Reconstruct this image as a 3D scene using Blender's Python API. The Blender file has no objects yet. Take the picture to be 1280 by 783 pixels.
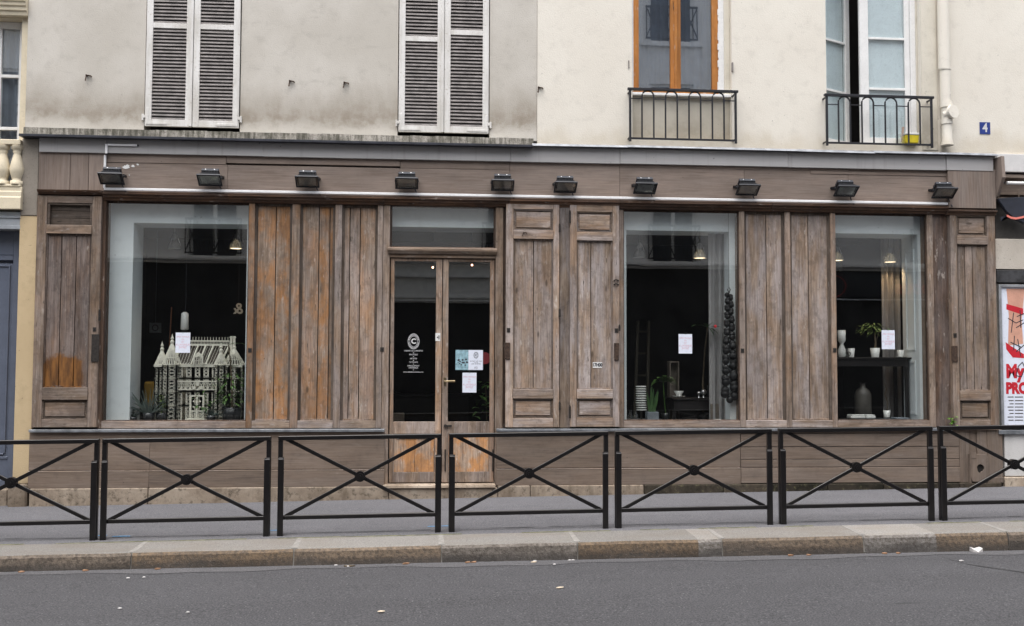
import bpy, math, random
from mathutils import Vector, Matrix
random.seed(11)
R = math.radians
SC = bpy.context.scene
COL = SC.collection

# ------------------------------------------------------------------ camera (facade plane is Y = 0, street towards -Y)
CF = 1300.0
YAW, PITCH, ROLL = 8.55066487e-02, 5.28168258e-02, 3.41640766e-03
_cy, _sy, _cp, _sp, _cr, _sr = math.cos(YAW), math.sin(YAW), math.cos(PITCH), math.sin(PITCH), math.cos(ROLL), math.sin(ROLL)
FW = Vector((_sy * _cp, _cy * _cp, _sp))
_rt = Vector((_cy, -_sy, 0)); _up = _rt.cross(FW)
RT = _cr * _rt + _sr * _up
UP = -_sr * _rt + _cr * _up
CAM = Vector((0, -13, 1.6))
cd = bpy.data.cameras.new('camera'); cam = bpy.data.objects.new('camera', cd); COL.objects.link(cam)
cam.matrix_world = Matrix(((RT.x, UP.x, -FW.x, CAM.x), (RT.y, UP.y, -FW.y, CAM.y), (RT.z, UP.z, -FW.z, CAM.z), (0, 0, 0, 1)))
cd.sensor_width = 36; cd.lens = 36 * CF / 1280; cd.clip_end = 500; cd.clip_start = .1
SC.camera = cam

def P(px, py, Y=0.0):
    d = FW + (px - 640) / CF * RT - (py - 391.5) / CF * UP
    return CAM + d * ((Y - CAM.y) / d.y)
def X(px, py=400, Y=0.0): return P(px, py, Y).x
def Zz(px, py, Y=0.0): return P(px, py, Y).z
def pave(x, y=0.0): return -.0084 + .01304 * x + .02 * y
def roadz(x, y): 
    t = min(max(-3.07 - y, 0), 8)
    return -.237 + .0088 * x + .02 * t * (1 - t / 10.0)

# ------------------------------------------------------------------ materials
class NB:
    def __init__(s, name):
        s.m = bpy.data.materials.new(name); s.m.use_nodes = True
        s.t = s.m.node_tree; s.t.nodes.clear()
        s.out = s.n('ShaderNodeOutputMaterial')
    def n(s, k, **kw):
        d = s.t.nodes.new(k)
        for a, v in kw.items(): setattr(d, a, v)
        return d
    def l(s, a, b): s.t.links.new(a, b)
    def put(s, sock, v):
        if isinstance(v, bpy.types.NodeSocket): s.l(v, sock)
        elif v is not None:
            if isinstance(v, (tuple, list)) and len(v) == 3 and sock.type == 'RGBA': v = (*v, 1)
            sock.default_value = v
    def math(s, op, a, b=None, clamp=False):
        d = s.n('ShaderNodeMath', operation=op); d.use_clamp = clamp
        s.put(d.inputs[0], a)
        if b is not None: s.put(d.inputs[1], b)
        return d.outputs[0]
    def vmul(s, v, k):
        d = s.n('ShaderNodeVectorMath', operation='MULTIPLY'); s.put(d.inputs[0], v); d.inputs[1].default_value = k
        return d.outputs[0]
    def noise(s, v, scale=1.0, detail=3, rough=.55, dist=0.0):
        d = s.n('ShaderNodeTexNoise'); s.l(v, d.inputs['Vector'])
        d.inputs['Scale'].default_value = scale; d.inputs['Detail'].default_value = detail
        d.inputs['Roughness'].default_value = rough; d.inputs['Distortion'].default_value = dist
        return d.outputs['Fac']
    def mr(s, v, a, b, c=0.0, d=1.0):
        q = s.n('ShaderNodeMapRange'); q.interpolation_type = 'SMOOTHSTEP'
        s.put(q.inputs[0], v); q.inputs[1].default_value = a; q.inputs[2].default_value = b
        q.inputs[3].default_value = c; q.inputs[4].default_value = d
        return q.outputs[0]
    def mix(s, f, a, b, mode='MIX'):
        q = s.n('ShaderNodeMix', data_type='RGBA', blend_type=mode)
        s.put(q.inputs[0], f); s.put(q.inputs[6], a); s.put(q.inputs[7], b)
        return q.outputs[2]
    def ramp(s, f, stops):
        q = s.n('ShaderNodeValToRGB'); e = q.color_ramp.elements
        while len(e) < len(stops): e.new(.5)
        for i, (p, c) in enumerate(stops): e[i].position = p; e[i].color = (*c, 1)
        s.put(q.inputs[0], f); return q.outputs[0]
    def obj(s):
        d = s.n('ShaderNodeTexCoord'); return d.outputs['Object']
    def pv(s):
        d = s.n('ShaderNodeAttribute'); d.attribute_name = 'pv'
        q = s.n('ShaderNodeSeparateColor'); s.l(d.outputs['Color'], q.inputs[0])
        return q.outputs[0], q.outputs[1], q.outputs[2], d.outputs['Alpha']
    def sep(s, v):
        d = s.n('ShaderNodeSeparateXYZ'); s.l(v, d.inputs[0]); return d.outputs
    def seeded(s):
        r = s.pv()[0]
        c = s.n('ShaderNodeCombineXYZ')
        s.l(s.math('MULTIPLY', r, 37.0), c.inputs[0]); s.l(s.math('MULTIPLY', r, 61.0), c.inputs[1]); s.l(s.math('MULTIPLY', r, 23.0), c.inputs[2])
        d = s.n('ShaderNodeVectorMath', operation='ADD'); s.l(s.obj(), d.inputs[0]); s.l(c.outputs[0], d.inputs[1])
        return d.outputs[0]
    def bsdf(s, col, rough=.7, bump=None, bstr=.3, bdist=.01, metal=0.0, spec=.5, **kw):
        b = s.n('ShaderNodeBsdfPrincipled')
        s.put(b.inputs['Base Color'], col); s.put(b.inputs['Roughness'], rough); b.inputs['Metallic'].default_value = metal
        b.inputs['Specular IOR Level'].default_value = spec
        if bump is not None:
            q = s.n('ShaderNodeBump'); q.inputs['Strength'].default_value = bstr; q.inputs['Distance'].default_value = bdist
            s.l(bump, q.inputs['Height']); s.l(q.outputs[0], b.inputs['Normal'])
        for k, v in kw.items(): s.put(b.inputs[k.replace('_', ' ')], v)
        s.l(b.outputs[0], s.out.inputs[0]); return b

def simple(name, col, rough=.6, metal=0.0, var=.12, scale=6.0, spec=.5, bs=.08):
    b = NB(name); o = b.obj()
    f = b.noise(o, scale, 5, .6)
    g = b.noise(o, scale * 9, 3, .6)
    c = b.mix(b.mr(f, .3, .7), tuple(x * (1 - var) for x in col), tuple(min(1, x * (1 + var)) for x in col))
    c = b.mix(b.mr(g, .25, .5, .35, 0), c, tuple(x * .6 for x in col))
    b.bsdf(c, rough, g, bs, .004, metal, spec)
    return b.m

def wood(name, dark, mid, light, orange=(.345, .172, .072), grey=(.345, .302, .288), axis='z', patch=None, worn=0.5, paint=1.0):
    b = NB(name); v = b.seeded(); r, og, gy, br = b.pv()
    al, ac = ((1, 1, 1) if False else None), None
    def sc(a, l): return (a, a, l) if axis == 'z' else (l, a, a)
    fine = b.noise(b.vmul(v, sc(120, 4.0)), 1, 4, .65)
    grain = b.noise(b.vmul(v, sc(62, 2.2)), 1, 5, .62, .6)
    broad = b.noise(b.vmul(v, sc(7, 1.6)), 1, 4, .6)
    patchn = b.noise(b.vmul(v, sc(4.5, 2.2)), 1, 5, .66)
    patch2 = b.noise(b.vmul(v, sc(6.0, 1.0)), 1.2, 5, .6)
    macro = b.noise(b.vmul(v, sc(2.4, .8)), 1, 3, .5)
    c = b.ramp(b.math('ADD', b.math('MULTIPLY', grain, .6), b.math('MULTIPLY', broad, .4)), [(.34, dark), (.49, mid), (.64, light)])
    c = b.mix(b.math('MULTIPLY', b.mr(patchn, .36, .64), og, True), c, b.mix(b.mr(grain, .35, .65), tuple(x * .72 for x in orange), orange))
    c = b.mix(b.math('MULTIPLY', b.mr(patch2, .38, .62), gy, True), c, b.mix(b.mr(grain, .35, .65), tuple(x * .75 for x in grey), grey))
    # pores, short dark splits along the grain, dents
    c = b.mix(b.mr(fine, .30, .44, .42 * max(paint, .35), 0), c, tuple(x * .45 for x in dark))
    split = b.noise(b.vmul(v, sc(46, 5.0)), 1, 2, .5)
    c = b.mix(b.mr(split, .25, .305, .85 * paint, 0), c, (.018, .014, .012))
    kn = b.n('ShaderNodeTexVoronoi'); kn.inputs['Scale'].default_value = 1; b.l(b.vmul(v, sc(7.5, 2.6)), kn.inputs['Vector'])
    kc = b.sep(kn.outputs['Color']); knf = b.math('MULTIPLY', b.mr(kn.outputs['Distance'], .05, .16, 1, 0), b.mr(kc[1], .80, .83))
    c = b.mix(b.math('MULTIPLY', knf, .75 * paint), c, tuple(x * .45 for x in dark))
    nl = b.n('ShaderNodeTexVoronoi'); nl.inputs['Scale'].default_value = 8; b.l(v, nl.inputs['Vector'])
    nc = b.sep(nl.outputs['Color']); nlf = b.math('MULTIPLY', b.mr(nl.outputs['Distance'], .045, .075, 1, 0), b.mr(nc[2], .90, .92))
    c = b.mix(b.math('MULTIPLY', nlf, .8 * max(paint, .5)), c, (.025, .02, .018))
    dirt = b.noise(b.vmul(v, (9, 9, 9)), 1, 5, .7)
    c = b.mix(b.mr(dirt, .34, .5, worn * .6, 0), c, (.05, .042, .038))
    pale = b.noise(b.vmul(v, sc(22, 7)), 1, 3, .6)
    c = b.mix(b.mr(pale, .61, .74, 0, .5 * paint), c, (.46, .415, .375))
    wea = b.noise(b.vmul(v, sc(11, 3.2)), 1, 6, .72)
    c = b.mix(b.mr(wea, .40, .54, .34 * paint, 0), c, tuple(x * .8 for x in dark))
    if patch:
        x0, x1, z0, z1 = patch
        xyz = b.sep(b.obj()); wob = b.math('MULTIPLY', b.math('SUBTRACT', b.noise(b.obj(), 7, 5, .65), .5), .30)
        zz = b.math('ADD', xyz[2], wob); xx = b.math('ADD', xyz[0], b.math('MULTIPLY', wob, .3)); ar = b.math('DIVIDE', b.math('SUBTRACT', xyz[0], (x0 + x1) / 2), (x1 - x0) / 2); zz = b.math('ADD', zz, b.math('MULTIPLY', b.math('POWER', b.math('ABSOLUTE', ar), 3.0), .09))
        f = b.math('MULTIPLY', b.math('MULTIPLY', b.mr(xx, x0 - .015, x0 + .03), b.mr(xx, x1 - .03, x1 + .015, 1, 0)),
                   b.math('MULTIPLY', b.mr(zz, z0 - .02, z0), b.mr(zz, z1 - .05, z1 + .03, 1, 0)))
        c = b.mix(b.math('MULTIPLY', f, .93), c, b.mix(b.mr(b.noise(b.vmul(v, sc(20, 4)), 1, 4, .6), .3, .7), (.10, .040, .010), (.30, .125, .026)))
    c = b.mix(1.0, c, b.math('MULTIPLY', br, b.mr(macro, .3, .7, .92, 1.30) if paint >= 1 else b.mr(macro, .3, .7, .90, 1.12)), 'MULTIPLY')
    b.bsdf(c, .72, b.math('ADD', fine, b.math('MULTIPLY', split, .6)), .35, .004, spec=.3)
    return b.m

W_D, W_M, W_L = (.108, .076, .054), (.238, .178, .133), (.350, .278, .222)
mWoodV = wood('weathered_oak', W_D, W_M, W_L)
mWoodH = wood('weathered_oak_rail', W_D, W_M, W_L, axis='x')
_pz0, _pz1 = Zz(80, 484), Zz(80, 443)
mWoodPatch = wood('weathered_oak_varnish', (.07, .05, .042), (.165, .12, .098), (.27, .20, .165), patch=(X(54, 460), X(104.5, 460), _pz0, _pz1))
mWoodDark = wood('dark_oak_frame', (.030, .018, .012), (.075, .042, .026), (.13, .075, .045), orange=(.17, .075, .03), grey=(.14, .12, .115), axis='x')
mWoodDarkV = wood('dark_oak_post', (.030, .018, .012), (.085, .052, .036), (.14, .09, .062), orange=(.17, .075, .03), grey=(.14, .12, .115))
mFascia = wood('brown_stained_board', (.160, .122, .099), (.225, .176, .147), (.262, .210, .178), orange=(.24, .178, .138), grey=(.222, .188, .168), axis='x', worn=.12, paint=.12)
mFasciaV = wood('brown_stained_panel', (.160, .122, .099), (.225, .176, .147), (.262, .210, .178), orange=(.24, .178, .138), grey=(.222, .188, .168), worn=.12, paint=.12)
mRiser = wood('brown_riser_board', (.120, .090, .070), (.182, .138, .108), (.215, .168, .135), orange=(.195, .14, .10), grey=(.185, .155, .135), axis='x', worn=.25, paint=.15)
mRiserV = wood('brown_riser_panel', (.120, .090, .070), (.182, .138, .108), (.215, .168, .135), orange=(.195, .14, .10), grey=(.185, .155, .135), worn=.3, paint=.2)

def plaster(name, a, bcol, stain, stain_z=None, streak=.25, fine=.25):
    b = NB(name); o = b.obj(); xyz = b.sep(o)
    n1 = b.noise(o, .8, 6, .62); n2 = b.noise(o, 5.5, 5, .65); n3 = b.noise(o, 70, 3, .6); n4 = b.noise(b.vmul(o, (1.6, 1.6, 7)), 1, 5, .6)
    c = b.mix(b.mr(n1, .32, .68), a, bcol)
    c = b.mix(b.mr(n2, .28, .5, .45, 0), c, tuple(x * .82 for x in a))
    c = b.mix(b.mr(n4, .60, .72, 0, streak), c, tuple(x * .72 for x in a))
    c = b.mix(b.mr(n3, .25, .45, fine, 0), c, tuple(x * .55 for x in a))
    if stain_z:
        z0, z1, zp = stain_z
        h = b.math('ADD', xyz[2], b.math('MULTIPLY', b.math('SUBTRACT', b.noise(b.vmul(o, (1.3, 1.3, .5)), 1, 5, .65), .5), .9))
        f = b.math('MULTIPLY', b.mr(h, z0, z1, 1, 0), b.mr(b.math('ADD', xyz[2], b.math('MULTIPLY', b.math('SUBTRACT', n2, .5), .25)), zp - .05, zp + .16))
        f = b.math('MULTIPLY', f, b.mr(n2, .30, .62, .55, 1))
        c = b.mix(b.math('MULTIPLY', f, .82), c, stain)
    wp = b.n('ShaderNodeVectorMath', operation='ADD'); b.l(o, wp.inputs[0]); nz = b.n('ShaderNodeTexNoise'); nz.inputs['Scale'].default_value = 2.2; nz.inputs['Detail'].default_value = 5; b.l(o, nz.inputs['Vector'])
    b.l(b.vmul(nz.outputs['Color'], (.9, .9, .9)), wp.inputs[1])
    ck = b.n('ShaderNodeTexVoronoi', feature='DISTANCE_TO_EDGE'); ck.inputs['Scale'].default_value = .55; b.l(wp.outputs[0], ck.inputs['Vector'])
    cf = b.math('MULTIPLY', b.mr(ck.outputs['Distance'], .0015, .006, 1, 0), b.mr(n1, .50, .62, 0, streak * .7))
    c = b.mix(cf, c, tuple(x * .5 for x in a))
    spot = b.noise(o, 24, 2, .5)
    c = b.mix(b.mr(spot, .235, .27, .6, 0), c, tuple(x * .4 for x in a))
    b.bsdf(c, .9, b.math('ADD', n3, b.math('MULTIPLY', n2, .7)), .35, .008, spec=.2)
    return b.m
mPlGrey = plaster('grey_plaster', (.50, .468, .415), (.60, .568, .515), (.245, .202, .152), (4.58, 5.25, 4.58), .40, .4)
mPlCream = plaster('cream_render', (.71, .665, .585), (.755, .715, .635), (.60, .54, .44), (4.5, 4.75, 4.3), .26, .12)
mPlJamb = plaster('stained_render', (.60, .56, .475), (.70, .66, .57), (.32, .28, .22), (4.5, 5.2, 4.4), .5, .3)
mPier = plaster('grey_stone_pier', (.215, .190, .160), (.30, .27, .232), (.2, .17, .14), None, .4, .5)
mBeige = plaster('beige_painted_pier', (.50, .385, .235), (.56, .44, .275), (.25, .2, .14), (-.05, .45, -.3), .2, .1)
mCreamSt = simple('cream_painted_stone', (.66, .58, .43), .7, var=.06)
mLedge = plaster('mossy_stone_ledge', (.22, .205, .175), (.42, .395, .35), (.10, .10, .08), None, .6, .7)
def ledge_mat():
    b = NB('mossy_ledge'); o = b.obj()
    s = b.noise(b.vmul(o, (26, 26, 2.2)), 1, 4, .65); n = b.noise(o, 3.5, 5, .65); g = b.noise(o, 60, 3, .6)
    c = b.mix(b.mr(s, .36, .62), (.16, .15, .125), (.42, .39, .345))
    c = b.mix(b.mr(n, .42, .62), c, b.mix(b.mr(s, .35, .65), (.095, .09, .072), (.24, .225, .19)))
    c = b.mix(b.mr(g, .3, .5, .6, 0), c, (.06, .06, .05))
    b.bsdf(c, .95, g, .5, .01, spec=.1); return b.m
mLedge = ledge_mat()
def plinth_mat():
    b = NB('stained_plinth_stone'); v = b.seeded(); r, og, gy, br = b.pv()
    n = b.noise(v, 2.6, 6, .68); n2 = b.noise(v, 16, 5, .7); st = b.noise(b.vmul(v, (7, 7, 1.2)), 1, 4, .6)
    c = b.ramp(n, [(.3, (.15, .115, .085)), (.5, (.29, .235, .182)), (.7, (.385, .325, .26))])
    c = b.mix(b.mr(n2, .32, .5, .7, 0), c, (.07, .058, .045))
    c = b.mix(b.mr(st, .5, .7, 0, .5), c, (.11, .085, .06))
    c = b.mix(b.math('MULTIPLY', b.mr(n, .35, .62, .7, 1), gy), c, b.mix(b.mr(n2, .55, .68), (.032, .03, .022), (.20, .19, .10)))
    c = b.mix(1.0, c, br, 'MULTIPLY')
    b.bsdf(c, .92, n2, .5, .012, spec=.15); return b.m
mPlinth = plinth_mat()
def asphalt(name, base, fleck, tint, dark=.5):
    b = NB(name); o = b.obj()
    big = b.noise(o, .55, 5, .6); med = b.noise(o, 3.2, 5, .65); f1 = b.noise(o, 70, 3, .75); f2 = b.noise(o, 38, 2, .6)
    c = b.mix(b.mr(big, .3, .7), tuple(x * .88 for x in base), tuple(x * 1.1 for x in base))
    c = b.mix(b.mr(med, .33, .52, .42, 0), c, tuple(x * .68 for x in base))
    gum = b.n('ShaderNodeTexVoronoi'); gum.inputs['Scale'].default_value = 2.3; b.l(o, gum.inputs['Vector']); gc = b.sep(gum.outputs['Color'])
    c = b.mix(b.math('MULTIPLY', b.mr(gum.outputs['Distance'], .03, .055, 1, 0), b.mr(gc[0], .45, .5, 0, .5)), c, tuple(x * .55 for x in base))
    lane = b.noise(b.vmul(o, (.16, 1.5, 1)), 1, 4, .55)
    c = b.mix(1.0, c, b.mr(lane, .3, .7, .82, 1.14), 'MULTIPLY')
    c = b.mix(b.mr(f1, .38, .62), b.mix(.55, c, tuple(x * .45 for x in base)), b.mix(.5, c, tint))
    vo = b.n('ShaderNodeTexVoronoi'); b.l(o, vo.inputs['Vector']); vo.inputs['Scale'].default_value = 34
    cc = b.sep(vo.outputs['Color'])
    dot = b.math('MULTIPLY', b.mr(vo.outputs['Distance'], .10, .26, 1, 0), b.mr(cc[0], .80, .84))
    c = b.mix(b.math('MULTIPLY', dot, .38), c, fleck)
    dash = b.noise(b.vmul(o, (2.2, 7.5, 3)), 1, 3, .5)
    c = b.mix(b.mr(dash, .245, .285, dark, 0), c, tuple(x * .42 for x in base))
    b.bsdf(c, .88, b.math('ADD', f1, f2), .4, .006, spec=.3); return b.m
mRoad = asphalt('road_asphalt', (.051, .0505, .0545), (.42, .41, .42), (.130, .129, .137))
mPave = asphalt('pavement_asphalt', (.130, .129, .139), (.40, .40, .40), (.19, .189, .202), .25)
mGutter = asphalt('gutter_asphalt', (.092, .09, .095), (.4, .39, .38), (.155, .152, .158), .3)
mCrack = simple('crack_tar', (.03, .03, .031), .9)
mBlue = simple('blue_paint_mark', (.10, .28, .50), .8)
mMossLine = simple('mossy_joint', (.13, .13, .075), .95, var=.5, scale=14)
def kerb_mat():
    b = NB('granite_kerb'); v = b.seeded(); o = b.obj(); r, og, gy, br = b.pv()
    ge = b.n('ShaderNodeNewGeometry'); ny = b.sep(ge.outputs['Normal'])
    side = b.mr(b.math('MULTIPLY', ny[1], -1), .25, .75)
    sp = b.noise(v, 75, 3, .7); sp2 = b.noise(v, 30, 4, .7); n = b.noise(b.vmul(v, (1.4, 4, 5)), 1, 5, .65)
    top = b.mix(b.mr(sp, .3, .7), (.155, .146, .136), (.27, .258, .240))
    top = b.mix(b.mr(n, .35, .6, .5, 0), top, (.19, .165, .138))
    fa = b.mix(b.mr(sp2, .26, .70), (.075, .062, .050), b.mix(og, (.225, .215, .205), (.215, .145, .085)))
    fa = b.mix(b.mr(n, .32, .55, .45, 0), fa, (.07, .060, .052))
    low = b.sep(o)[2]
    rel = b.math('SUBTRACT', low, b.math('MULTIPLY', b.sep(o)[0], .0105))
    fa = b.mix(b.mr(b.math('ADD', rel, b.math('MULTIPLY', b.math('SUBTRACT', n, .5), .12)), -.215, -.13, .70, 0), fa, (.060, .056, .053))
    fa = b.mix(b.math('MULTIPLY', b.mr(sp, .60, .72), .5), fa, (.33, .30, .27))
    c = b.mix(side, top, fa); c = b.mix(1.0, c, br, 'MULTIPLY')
    b.bsdf(c, .85, b.math('ADD', sp2, sp), .55, .012, spec=.3); return b.m
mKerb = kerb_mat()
mJoint = simple('kerb_mortar', (.25, .238, .22), .95, var=.2, scale=20)

def panel_grey():
    b = NB('grey_coated_panel'); o = b.obj(); r, og, gy, br = b.pv()
    n = b.noise(b.vmul(o, (.5, 1, 3.0)), 1.6, 4, .6); s = b.noise(b.vmul(o, (18, 18, .8)), 1, 4, .6); sp = b.noise(o, 26, 2, .5)
    c = b.mix(b.mr(n, .3, .7), (.365, .355, .352), (.415, .405, .402))
    c = b.mix(b.mr(s, .55, .75, 0, .35), c, (.24, .225, .215))
    c = b.mix(b.mr(sp, .215, .25, .85, 0), c, (.05, .045, .04))
    c = b.mix(1.0, c, br, 'MULTIPLY')
    b.bsdf(c, .55, n, .1, .01, spec=.4); return b.m
mPanel = panel_grey()
mLead = simple('dark_lead_flashing', (.035, .037, .048), .45, .3, .3, 8)
mZinc = simple('zinc_flashing', (.40, .41, .43), .42, .6, .25, 7)
mZincSill = simple('zinc_sill', (.30, .32, .345), .4, .65, .3, 9)
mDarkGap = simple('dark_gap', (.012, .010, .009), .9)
mIron = simple('black_iron_paint', (.010, .010, .014), .45, 0, .3, 12)
mBarrier = simple('brown_black_steel_paint', (.0062, .0052, .0056), .33, 0, .2, 10, .6)
mRust = simple('rusty_iron', (.065, .040, .028), .75, .35, .4, 30)
mLockIron = simple('old_lock_iron', (.030, .025, .022), .6, .3, .4, 30)
mWhiteP = simple('white_paint', (.74, .735, .72), .55, 0, .05, 6)
def shutter_mat():
    b = NB('old_white_shutter_paint'); o = b.obj()
    n = b.noise(b.vmul(o, (6, 6, 1.5)), 1, 5, .65); g = b.noise(o, 32, 4, .65)
    c = b.mix(b.mr(n, .35, .65), (.56, .54, .50), (.72, .705, .68))
    c = b.mix(b.mr(g, .30, .40, .65, 0), c, (.38, .32, .26))
    b.bsdf(c, .7, g, .2, .004, spec=.3); return b.m
mShut = shutter_mat()
mSlat = simple('dark_grey_slat', (.225, .205, .195), .8, 0, .25, 9)  # even dark grey, much darker than the shutter frames
mOrangeW = wood('orange_varnished_pine', (.27, .105, .025), (.36, .145, .035), (.43, .185, .05), orange=(.4, .165, .04), grey=(.31, .135, .04), worn=.05)
mDarkSh = simple('floodlight_aluminium', (.012, .0135, .018), .42, .35, .2, 20)
mFloodTop = simple('floodlight_slate_cover', (.019, .022, .031), .5, .2, .15, 14)
mChrome = simple('brushed_steel', (.55, .55, .56), .28, 1.0, .1, 10)
mBrass = simple('old_brass', (.30, .24, .15), .35, .9, .2, 14)
mConduit = simple('white_plastic_conduit', (.80, .795, .80), .4, 0, .03, 4)
mPaper = simple('white_paper', (.72, .76, .86), .8, 0, .02, 3, bs=0)
mPaperBlue = simple('blue_photo_paper', (.26, .42, .48), .5, 0, .35, 25, bs=0)
mRedInk = simple('red_ink', (.66, .38, .46), .8, 0, .05, 3)
mBlackInk = simple('black_ink', (.03, .03, .04), .7, 0, .05, 3)
mWhiteInk = simple('white_vinyl', (.62, .62, .63), .6, 0, .03, 3)
mRedS = simple('red_vinyl', (.55, .015, .03), .5, 0, .05, 3)
mSkinInk = simple('pink_print', (.62, .33, .24), .5, 0, .1, 5)
mNavy = simple('navy_awning_cloth', (.016, .019, .030), .8, 0, .3, 5)
mCoral = simple('coral_trim_cloth', (.72, .20, .16), .8, 0, .1, 5)
mEnamel = simple('blue_enamel', (.022, .045, .22), .3, 0, .15, 12)
mDoorBlue = simple('slate_blue_paint', (.105, .122, .165), .4, 0, .08, 4)
mDoorBlue2 = simple('dark_slate_blue_paint', (.035, .042, .060), .4, 0, .08, 4)
mSteelBox = simple('galvanised_shutter_box', (.42, .45, .48), .4, .4, .1, 5)
mWhiteRoom = plaster('white_interior_plaster', (.74, .79, .80), (.79, .835, .84), (.5, .5, .5), None, .1, .05)
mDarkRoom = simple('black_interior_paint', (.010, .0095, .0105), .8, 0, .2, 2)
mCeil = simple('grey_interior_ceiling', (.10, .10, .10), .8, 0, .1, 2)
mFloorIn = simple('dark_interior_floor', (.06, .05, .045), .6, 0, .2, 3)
mDisplay = simple('grey_display_shelf', (.10, .11, .12), .5, 0, .1, 4)
mDarkWood = simple('black_stained_wood', (.014, .012, .012), .35, 0, .2, 8)
mCurtain = simple('grey_linen_curtain', (.36, .35, .345), .9, 0, .08, 8)
mSheer = simple('sky_tinted_sheer', (.80, .83, .83), .9, 0, .05, 4)  # sheer curtain; sky reflection in the panes is put into its pale tint
mNet = simple('grey_net_curtain', (.21, .215, .235), .9, 0, .15, 5)
mIvory = simple('ivory_wicker', (.76, .735, .63), .6, 0, .06, 20)
mCeramic = simple('white_ceramic', (.72, .72, .69), .25, 0, .03, 6)
mCeramicD = simple('dark_glazed_pot', (.022, .024, .026), .3, 0, .2, 8)
mPotGrey = simple('grey_blue_pot', (.16, .185, .21), .6, 0, .15, 8)
mBead = simple('black_turned_wood', (.006, .0055, .006), .6, 0, .1, 12)
mBrownW = simple('brown_box_wood', (.16, .135, .11), .6, 0, .2, 14)
mYellow = simple('yellow_plastic', (.72, .58, .03), .4, 0, .05, 4)
mMustard = simple('mustard_cloth', (.33, .19, .02), .8, 0, .1, 4)
mBristle = simple('pinkish_brush_wood', (.45, .33, .27), .6, 0, .1, 14)
mOlive = simple('olive_ladder_wood', (.028, .025, .012), .6, 0, .2, 6)
mCopper = simple('copper_rod', (.30, .13, .07), .35, .8, .1, 8)
mTerra = simple('hazy_stoneware', (.062, .056, .048), .5, 0, .2, 10)
mCard = simple('brown_cardboard', (.16, .12, .09), .8, 0, .1, 6)
mRedDot = simple('red_bloom', (.85, .05, .06), .6, 0, .1, 6)
mBranch = simple('plant_bark', (.10, .075, .045), .85, 0, .3, 14)
def leafm(n, a, b2): 
    b = NB(n); v = b.seeded(); f = b.noise(v, 3, 3, .6)
    b.bsdf(b.mix(b.mr(f, .3, .7), a, b2), .5, spec=.4); return b.m
mLeaf = leafm('green_leaf', (.045, .11, .02), (.11, .22, .05))
mLeafDk = leafm('dark_green_leaf', (.022, .055, .02), (.055, .12, .035))
mLeafLt = leafm('yellow_green_leaf', (.09, .15, .03), (.17, .24, .06))
mSage = leafm('grey_green_stem', (.06, .085, .075), (.13, .16, .14))
mWeed = leafm('bright_weed_leaf', (.09, .25, .015), (.17, .40, .04))
mLitter = [simple('dry_leaf_litter', (.27, .15, .085), .8), simple('pale_paper_litter', (.56, .54, .53), .8), simple('cigarette_paper', (.60, .50, .38), .8)]
def emis(n, c, s):
    b = NB(n); e = b.n('ShaderNodeEmission'); e.inputs[0].default_value = (*c, 1); e.inputs[1].default_value = s
    b.l(e.outputs[0], b.out.inputs[0]); return b.m
mBulb = emis('warm_bulb', (1, .76, .48), 1.5)
mBulbS = emis('tiny_warm_bulb', (1, .50, .30), 6.0)
mRedLed = emis('red_led', (1, .06, .08), 3.0)
def glass(name, base, tint=(1, 1, 1), dust=.012, rough=0.0, wav=0.0):
    b = NB(name); o = b.obj()
    lw = b.n('ShaderNodeLayerWeight'); lw.inputs[0].default_value = .5
    f = b.math('ADD', b.math('MULTIPLY', b.math('POWER', lw.outputs['Facing'], 5.0), 1 - base), base)
    tr = b.n('ShaderNodeBsdfTransparent'); tr.inputs[0].default_value = (*tint, 1)
    gl = b.n('ShaderNodeBsdfGlossy'); gl.inputs['Roughness'].default_value = rough
    df = b.n('ShaderNodeBsdfDiffuse'); df.inputs[0].default_value = (.6, .63, .63, 1)
    if wav:
        q = b.n('ShaderNodeBump'); q.inputs['Strength'].default_value = wav; q.inputs['Distance'].default_value = .02
        b.l(b.noise(o, 1.3, 2, .4), q.inputs['Height']); b.l(q.outputs[0], gl.inputs['Normal'])
    m1 = b.n('ShaderNodeMixShader'); b.l(b.mr(b.noise(o, 3, 5, .65), .3, .75, dust * .5, dust * 1.8), m1.inputs[0]); b.l(tr.outputs[0], m1.inputs[1]); b.l(df.outputs[0], m1.inputs[2])
    m2 = b.n('ShaderNodeMixShader'); b.l(f, m2.inputs[0]); b.l(m1.outputs[0], m2.inputs[1]); b.l(gl.outputs[0], m2.inputs[2])
    b.l(m2.outputs[0], b.out.inputs[0]); return b.m
mGlassShop = glass('shop_glass', .10, (.985, .998, .998), .0016, 0, .03)
mGlassDoor = glass('door_glass', .115, (.95, .97, .97), .0012, 0, .03)
mGlassUp = glass('upper_window_glass', .24, (.9, .95, 1.0), .01, 0, .02)
mGlassPale = glass('pale_window_glass', .10, (.955, .99, 1.0), .03)
mGlassClear = glass('clear_glass', .06, (.93, .95, .94), .02)
mLens = glass('floodlight_lens_glass', .10, (.8, .82, .82), .04)
mReflector = simple('floodlight_reflector', (.36, .355, .34), .3, .7, .2, 12)
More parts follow.
